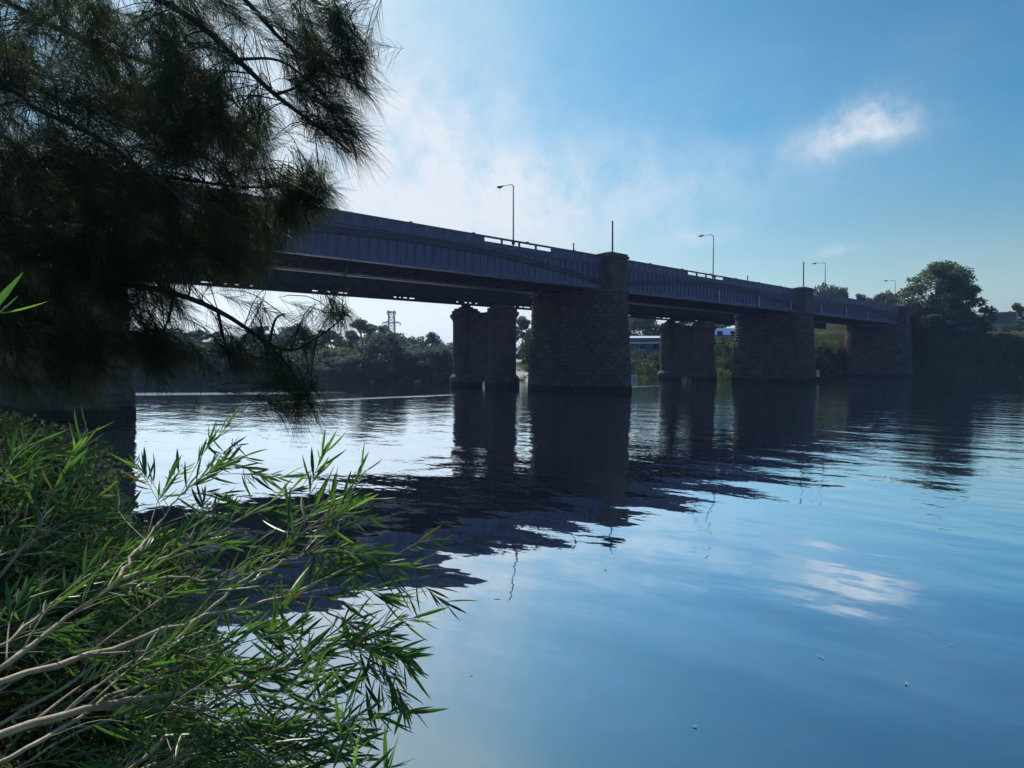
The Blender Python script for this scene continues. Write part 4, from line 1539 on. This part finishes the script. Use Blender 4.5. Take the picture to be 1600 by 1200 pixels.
for (cx, cy, rx, ry, d0, d1, n) in masses:
    for _ in range(round(n * (0.98 if (cy < 300 and cx < 320) else 0.85 if cy < 300 else 0.55 if (cx > 300 and cy > 495) else 0.9))):
        while True:
            u, v = rng.uniform(-1, 1, 2)
            if u * u + v * v < 1:
                break
        d = rng.uniform(d0, d1)
        tip = np.array(px(cx + u * rx, cy + v * ry, d))
        # shoot grows from a point of the nearest limb, outward and then down
        dist = np.linalg.norm(LPTS - tip, axis=1) + 0.4 * np.maximum(0, tip[2] - LPTS[:, 2])
        base = LPTS[np.argmin(dist + rng.uniform(0, .12, len(dist)))]
        away = tip - base
        la = np.linalg.norm(away)
        right = np.array(px(900, 640, d)) - np.array(px(800, 600, d))
        right /= np.linalg.norm(right)
        T_ = away / (la + 1e-6) * .5 + right * rng.uniform(.1, .9) + rng.normal(size=3) * .38 + np.array([0, 0, -.15])
        T_ /= np.linalg.norm(T_)
        ln = rng.uniform(.22, .42)
        b0 = tip - T_ * ln
        mid = (base + b0) / 2 + np.array([0, 0, .06])
        if la > .05:
            if la > 0.9:
                base = b0 + (base - b0) * (.9 / la)
                mid = (base + b0) / 2 + np.array([0, 0, .03])
            tw.tube(spline([base, mid, b0, tip - np.array([0, 0, .02])], 9), [.0034, .0032, .003, .0027, .0024, .002, .0016, .0012, .0008], 3)
        k = int(rng.uniform(85, 125))
        t = rng.uniform(.0, 1.0, k) ** .7
        B = b0 + T_ * (ln * t)[:, None]
        q = rng.normal(size=(k, 3))
        q -= (q @ T_)[:, None] * T_
        q /= np.linalg.norm(q, axis=1)[:, None]
        sp_ = rng.uniform(.35, .95, k)
        NB.append(B)
        ND.append(T_ * 1.0 + q * sp_[:, None])
        NLn.append(rng.uniform(.10, .22, k))
        NW.append(np.full(k, .0019) * rng.uniform(.8, 1.3, k))
        NDr.append(np.full(k, .5) * rng.uniform(.3, 1.5, k))
tag(tw.build('twigs', M_oakbark, oak), kind='stuff')
V, Qd = needles(np.concatenate(NB), np.concatenate(ND), np.concatenate(NLn), np.concatenate(NW), np.concatenate(NDr))
print('needles', len(Qd) // 2)
tag(link('needles', mesh_np('needles', V - np.array(OO), Qd), oak, M_needle), kind='stuff')

# ------------------------------------------------------------------ bottlebrush shrubs in front
M_leaf = mat('glossy_leaf', (0.030, 0.080, 0.032), rough=0.33, color2=(0.085, 0.160, 0.050), scale=5.0, spec=0.5, translucent=0.35, tcolor=(0.16, 0.36, 0.06), random_island=0.4)
M_leaf_new = mat('young_leaf', (0.09, 0.20, 0.03), rough=0.38, color2=(0.14, 0.28, 0.05), scale=3.0, spec=0.4, translucent=0.45, tcolor=(0.25, 0.50, 0.08), random_island=0.3)
M_stem = mat('pale_stem', (0.30, 0.23, 0.15), rough=0.75, color2=(0.70, 0.60, 0.45), scale=26, bump=0.004, bscale=90, spec=0.3, detail=8)  # pale bark brightened further; light from the front put into the colour

# unit leaf along +X, folded along the midrib, slightly curved; length 1, width given relative
LV, LFc = [], []
prof = [(0.0, .05), (.18, .62), (.42, 1.0), (.68, .85), (.88, .42), (1.0, .03)]
for (u, w) in prof:
    zc = -0.10 * u * u
    LV += [(u, -w * .5, zc + .16 * w * .5), (u, 0, zc), (u, w * .5, zc + .16 * w * .5)]
for i in range(len(prof) - 1):
    a = i * 3
    LFc += [(a, a + 3, a + 4, a + 1), (a + 1, a + 4, a + 5, a + 2)]
LVn, LFn = np.array(LV), np.array(LFc)
M_leaf_old = mat('aged_leaf', (0.16, 0.13, 0.035), rough=0.55, color2=(0.24, 0.15, 0.05), scale=6.0, spec=0.3, translucent=0.3, tcolor=(0.35, 0.25, 0.06), random_island=0.4)
LEAF = {}
for m in (M_leaf, M_leaf_new, M_leaf_old):
    LEAF[m.name] = mesh('leaf', LV, LFc, True)
    LEAF[m.name].materials.append(m)


def make_shrub(lab, loc, stems, n_single, leaf_len, seed, side_n=9, group=None, leaf_from=.45, young=.25, side_len=(.16, .42), dens=95, shift=(0, 0)):
    r_ = np.random.default_rng(seed)
    root = empty('bottlebrush_shrub', lab, 'shrub', loc, group)
    O = root.location
    leaves = []          # base, dir, normal, length, width, young

    def dress(sp, f0, step_per_m, yg):
        sp = np.array(sp)
        seg = np.linalg.norm(np.diff(sp, axis=0), axis=1)
        cum = np.concatenate([[0], np.cumsum(seg)])
        tot_ = cum[-1]
        n = int(tot_ * (1 - f0) * step_per_m)
        for i in range(n):
            s_ = tot_ * (f0 + (1 - f0) * (i + r_.random()) / max(1, n))
            k = min(len(sp) - 2, np.searchsorted(cum, s_) - 1)
            k = max(0, k)
            t_ = (s_ - cum[k]) / (seg[k] + 1e-9)
            p = sp[k] + (sp[k + 1] - sp[k]) * t_
            T_ = (sp[k + 1] - sp[k]) / (seg[k] + 1e-9)
            q = r_.normal(size=3)
            q -= (q @ T_) * T_
            q /= np.linalg.norm(q)
            tip = (s_ / tot_)
            a = r_.uniform(.45, 1.05) * (1.15 - .45 * tip)
            D = T_ * math.cos(a) + q * math.sin(a) + np.array([0, 0, r_.uniform(-.12, .10)])
            D /= np.linalg.norm(D)
            Nn = np.cross(D, np.cross(q + r_.normal(size=3) * .3, D))
            Nn /= np.linalg.norm(Nn) + 1e-9
            ln = leaf_len * (r_.uniform(.45, 1.18) if r_.random() < .85 else r_.uniform(.3, .6))
            leaves.append((p, D, Nn, ln, ln * r_.uniform(.075, .115), 1 if ((tip > .82 and r_.random() < yg * 2.0) or r_.random() < yg * .15) else (2 if r_.random() < .035 else 0)))
    for pp, ra in stems:
        ra *= .54
        W = [px(q[0] + shift[0], q[1] + shift[1], q[2]) for q in pp]
        sp = spline(W, 26)
        sp = [p + r_.normal(size=3) * .003 for p in sp]
        m_ = MB(O)
        m_.tube(sp, [(ra * (1 - .8 * (i / 25) ** .9) + .0008) * r_.uniform(.88, 1.14) for i in range(26)], 7)
        m_.build('stem', M_stem, root, True)
        dress(sp, leaf_from + .15, dens, young)
        L_ = sum(np.linalg.norm(sp[i + 1] - sp[i]) for i in range(25))
        for j in range(side_n):
            f = r_.uniform(.25, .93)
            i = int(f * 24)
            T_ = (sp[i + 1] - sp[i]) / np.linalg.norm(sp[i + 1] - sp[i])
            q = r_.normal(size=3)
            q -= (q @ T_) * T_
            q /= np.linalg.norm(q)
            q[2] = q[2] * .7 + .05
            D = T_ * .8 + q * r_.uniform(.3, .75)
            D /= np.linalg.norm(D)
            ln = r_.uniform(*side_len) * (1.15 - .5 * f)
            bend = r_.normal(size=3) * .05
            tp = [sp[i], sp[i] + D * ln * .5 + bend * ln, sp[i] + D * ln + np.array([0, 0, -.03]) + bend * ln]
            s2 = spline(tp, 9)
            m_ = MB(O)
            m_.tube(s2, [max(.0009, ra * (1 - .75 * f) * .42 * (1 - .75 * k / 8)) for k in range(9)], 5)
            m_.build('twig', M_stem, root, True)
            dress(s2, .40, dens * 1.3, young)
    # the leaves that show largest are objects of their own, the rest one part
    ci = np.array(cam.location)
    fw = np.array(px_dir(800, 600))
    def size(l):
        v = l[0] - ci
        dp = v @ fw
        if dp < .2:
            return 0
        lat = (v @ np.array(px_dir(1867, 600) - px_dir(267, 600)))
        vis = np.linalg.norm(np.cross(l[1], v / np.linalg.norm(v)))
        return l[3] * vis / dp * (1 if abs(lat) / dp < 1.6 else .2)
    leaves.sort(key=lambda l: -size(l))
    rest = {0: [], 1: [], 2: []}
    MLS = (M_leaf, M_leaf_new, M_leaf_old)
    for i, (p, D, Nn, ln, w, yg) in enumerate(leaves):
        Y = np.cross(Nn, D)
        if i < n_single:
            o = bpy.data.objects.new('leaf', LEAF[MLS[yg].name])
            COL.objects.link(o)
            o.parent = root
            M3 = Matrix((D * ln, Y * w, Nn * ln * .35)).transposed().to_4x4()
            M3.translation = Vector(p) - O
            o.matrix_local = M3
        else:
            v = LVn[:, :1] * D * ln + LVn[:, 1:2] * Y * w + LVn[:, 2:3] * Nn * ln * .35 + p - np.array(O)
            rest[yg].append(v)
    for yg, lst in rest.items():
        if lst:
            V = np.concatenate(lst)
            Qd = (LFn[None] + len(LVn) * np.arange(len(lst))[:, None, None]).reshape(-1, 4)
            tag(link('leaves', mesh_np('leaves', V, Qd, True), root, MLS[yg]), kind='stuff')
    print(lab[:30], len(leaves))
    return root


main_stems = [
    ([(-220, 1180, 1.15), (0, 1050, 1.2), (100, 975, 1.3), (219, 892, 1.45), (300, 848, 1.6), (401, 797, 1.75), (515, 735, 1.9)], .011),
    ([(-220, 1120, 1.05), (0, 1053, 1.15), (187, 999, 1.3), (345, 948, 1.45), (476, 915, 1.55), (610, 858, 1.7), (690, 868, 1.75)], .012),
    ([(-220, 1210, 1.0), (0, 1139, 1.05), (187, 1083, 1.15), (330, 1060, 1.3), (450, 1035, 1.4), (560, 990, 1.5), (655, 962, 1.6)], .013),
    ([(187, 1083, 1.15), (300, 1084, 1.25), (397, 1088, 1.3), (513, 1107, 1.4), (604, 1124, 1.45)], .006),
    ([(219, 892, 1.45), (260, 830, 1.6), (308, 770, 1.75), (350, 728, 1.85), (425, 690, 1.95)], .006),
    ([(230, 895, 1.45), (320, 880, 1.5), (400, 884, 1.6), (470, 850, 1.65), (520, 805, 1.7), (560, 800, 1.75)], .005),
    ([(-100, 1300, 1.0), (120, 1260, 1.1), (224, 1195, 1.2), (327, 1107, 1.3), (420, 1050, 1.4), (500, 1010, 1.45), (600, 940, 1.6)], .008),
    ([(200, 1320, 1.1), (320, 1230, 1.15), (420, 1180, 1.25), (513, 1150, 1.3), (600, 1095, 1.4)], .008),
    ([(-200, 1260, .95), (0, 1190, 1.0), (130, 1120, 1.1), (260, 1040, 1.25), (360, 990, 1.4), (440, 960, 1.5)], .007),
    ([(345, 948, 1.45), (430, 880, 1.55), (500, 850, 1.65), (560, 835, 1.7), (630, 835, 1.75)], .005),
    ([(-150, 1090, 1.2), (20, 1000, 1.35), (110, 930, 1.5), (190, 880, 1.65), (250, 860, 1.75)], .006),
    ([(0, 1340, 1.0), (150, 1250, 1.1), (260, 1180, 1.2), (330, 1160, 1.3), (440, 1120, 1.35), (540, 1180, 1.4)], .006),
    ([(476, 915, 1.55), (540, 930, 1.6), (600, 960, 1.65), (640, 985, 1.7)], .004),
    ([(-200, 1240, 1.3), (60, 1100, 1.5), (200, 1010, 1.7), (330, 930, 1.9), (420, 880, 2.0)], .008),
    ([(-200, 1300, 1.7), (0, 1210, 1.9), (150, 1130, 2.1), (300, 1060, 2.3), (440, 1020, 2.4)], .008),
    ([(-200, 1180, 1.8), (0, 1080, 2.0), (120, 1010, 2.2), (240, 960, 2.4), (350, 940, 2.5)], .008),
    ([(-100, 1420, 1.6), (60, 1300, 1.8), (180, 1210, 2.0), (300, 1140, 2.2), (400, 1110, 2.3)], .008),
    ([(-200, 1080, 1.9), (-40, 1000, 2.1), (60, 950, 2.2), (160, 920, 2.3)], .007),
    ([(100, 1420, 1.5), (220, 1310, 1.6), (330, 1230, 1.8), (430, 1170, 1.9), (500, 1150, 2.0)], .007),
]
make_shrub('large green bottlebrush shrub reaching over the water with long pale stems', tuple(px(-420, 1420, 1.0)), main_stems, 296, .088, 5, side_n=12, leaf_from=.48, dens=96, side_len=(.12, .33), shift=(-40, 22))
left_stems = [
    ([(-160, 1010, 1.5), (0, 895, 1.6), (75, 799, 1.75), (120, 745, 1.85), (150, 690, 1.95)], .008),
    ([(-160, 1000, 1.6), (-20, 880, 1.75), (30, 800, 1.9), (60, 735, 2.0), (80, 670, 2.1)], .006),
    ([(-160, 960, 1.4), (-40, 880, 1.55), (40, 840, 1.7), (130, 800, 1.85), (205, 790, 2.0)], .006),
    ([(-160, 850, 1.5), (-60, 790, 1.6), (0, 745, 1.7), (50, 720, 1.8)], .005),
    ([(-120, 1080, 1.6), (0, 960, 1.7), (60, 890, 1.8), (140, 850, 1.9), (215, 830, 2.0)], .006),
    ([(-160, 930, 1.7), (-60, 840, 1.8), (0, 770, 1.9), (30, 690, 2.0)], .005),
]
make_shrub('smaller upright bottlebrush clump at the left edge below the dark pier', tuple(px(-330, 1150, 1.6)), left_stems, 160, .092, 6, side_n=7, side_len=(.12, .28), shift=(-8, 14))
make_shrub('single bottlebrush sprig with bright leaves poking in high at the left edge', tuple(px(-200, 760, 1.1)), [([(-200, 760, 1.1), (-120, 600, 1.1), (-40, 520, 1.12), (8, 480, 1.15)], .005)], 40, .12, 8, side_n=0, leaf_from=.45, young=1.0, dens=70)
make_shrub('low bright green bottlebrush tips at the bottom edge over the water', tuple(px(480, 1400, 1.0)), [([(400, 1420, 1.0), (470, 1320, 1.05), (530, 1250, 1.1), (560, 1215, 1.15)], .005), ([(480, 1440, 1.0), (540, 1330, 1.05), (590, 1255, 1.1), (610, 1230, 1.12)], .005)], 60, .085, 9, side_n=1, leaf_from=.45, young=1.0, dens=80)

NEARB = [dense_meshes(41, 2.4, 3.6, 26, 12000, .085), dense_meshes(42, 2.2, 3.0, 24, 11000, .08, True)]
for q in NEARB:
    q[0].materials.append(M_bark)
# ------------------------------------------------------------------ near bank growth
for x, y, sc_, m, k, lab in ((0.5, 13.6, .40, MF_light, 0, 'yellow green bush on the near bank at the left edge above the shrub'), (-0.8, 14.6, .5, MF_mid, 1, 'dull green bush behind the yellow green one on the near bank'),
                            (-1.2, 20.0, 1.0, MF_dark, 2, 'dark bush at the waterline behind the near bank bushes')):
    plant('bank_bush', lab, 'bush', NEARB[k % 2], m, x, y, sc_, sc_)
GP = []
for _ in range(1500):
    q = (rng.uniform(-1.5, 3.6), rng.uniform(9.5, 15.5))
    sd_ = signed_dist([q])[0]
    if sd_ > -0.05:
        GP.append((q[0], q[1], gz(*q)))
GP = np.repeat(np.array(GP), 9, axis=0) + rng.normal(size=(len(GP) * 9, 3)) * [.04, .04, 0]
n_ = len(GP)
D_ = rng.normal(size=(n_, 3)) * .35 + [0, 0, 1.0]
V, Qd = needles(GP, D_, rng.uniform(.08, .34, n_), np.full(n_, .006), np.full(n_, .6))
M_grass = mat('bank_grass', (0.10, 0.13, 0.03), rough=0.6, color2=(0.20, 0.21, 0.05), scale=1.5, translucent=0.3, tcolor=(0.25, 0.3, 0.06), random_island=.3)
tag(link('grass', mesh_np('grass', V, Qd), None, M_grass), 'short yellow green grass on the near bank spit', None, None, 'stuff')

lab_nb = ['low dark bush on the mud under the long bottlebrush stems', 'dark bush at the near waterline behind the bottlebrush stems', 'dark bush on the near bank spit, closest to the water', 'dark bush behind the spit grass on the near bank',
          'low dark bush on the mud below the lowest bottlebrush stems', 'dark rounded bush on the bank behind the lowest bottlebrush stems', 'dark bush at the bottom left corner behind the stems', 'dark bush on the bank between the stems and the left edge',
          'leafy dark bush half hidden by the upright bottlebrush clump', 'low bush hidden behind the bottlebrush at the left edge']
for i_, (x, y, sc_) in enumerate(((1.7, 6.2, .36), (2.0, 7.6, .42), (2.3, 9.2, .40), (1.6, 10.2, .5), (1.3, 5.0, .42), (1.7, 7.0, .52), (0.5, 4.6, .5), (0.8, 6.4, .6), (0.9, 8.2, .55), (0.4, 10.6, .6))):
    plant('bank_bush', lab_nb[i_], 'bush', NEARB[i_ % 2], MF_dark, x, y, sc_, sc_)

# leaves drifting on the water
M_float = mat('floating_leaf_yellow', (0.26, 0.27, 0.07), rough=0.8, var=0.2, scale=10)
for x, y, ln, ang, lab in ((1417, 1070, .10, .4, 'small yellow green leaf floating on the water near the right bottom corner'), (1290, 1030, .22, 1.2, 'thin leaf floating left of and above the yellow green leaf'),
                           (1490, 1010, .16, .8, 'thin pale leaf floating beyond the small yellow one, by the cloud reflection'), (1500, 852, .38, 1.7, 'long thin straw floating farthest out at the right'),
                           (735, 1055, .07, .2, 'tiny pale leaf floating out from the shrub tips'), (1090, 1135, .08, 2.2, 'tiny white feather like leaf floating at the bottom centre')):
    d = 3.5 / ((y - 565) / FPX) * .998
    p = px(x, y, d)
    me = LEAF[M_leaf.name].copy()
    me.materials.clear()
    me.materials.append(M_float)
    o = link('floating_leaf', me, None, None, (p.x, p.y, .014))
    o.scale = (ln * .6, ln * (.06 if ln > .11 else .28), ln * .06)
    o.rotation_euler = (0, 0, ang)
    tag(o, lab, 'leaf')
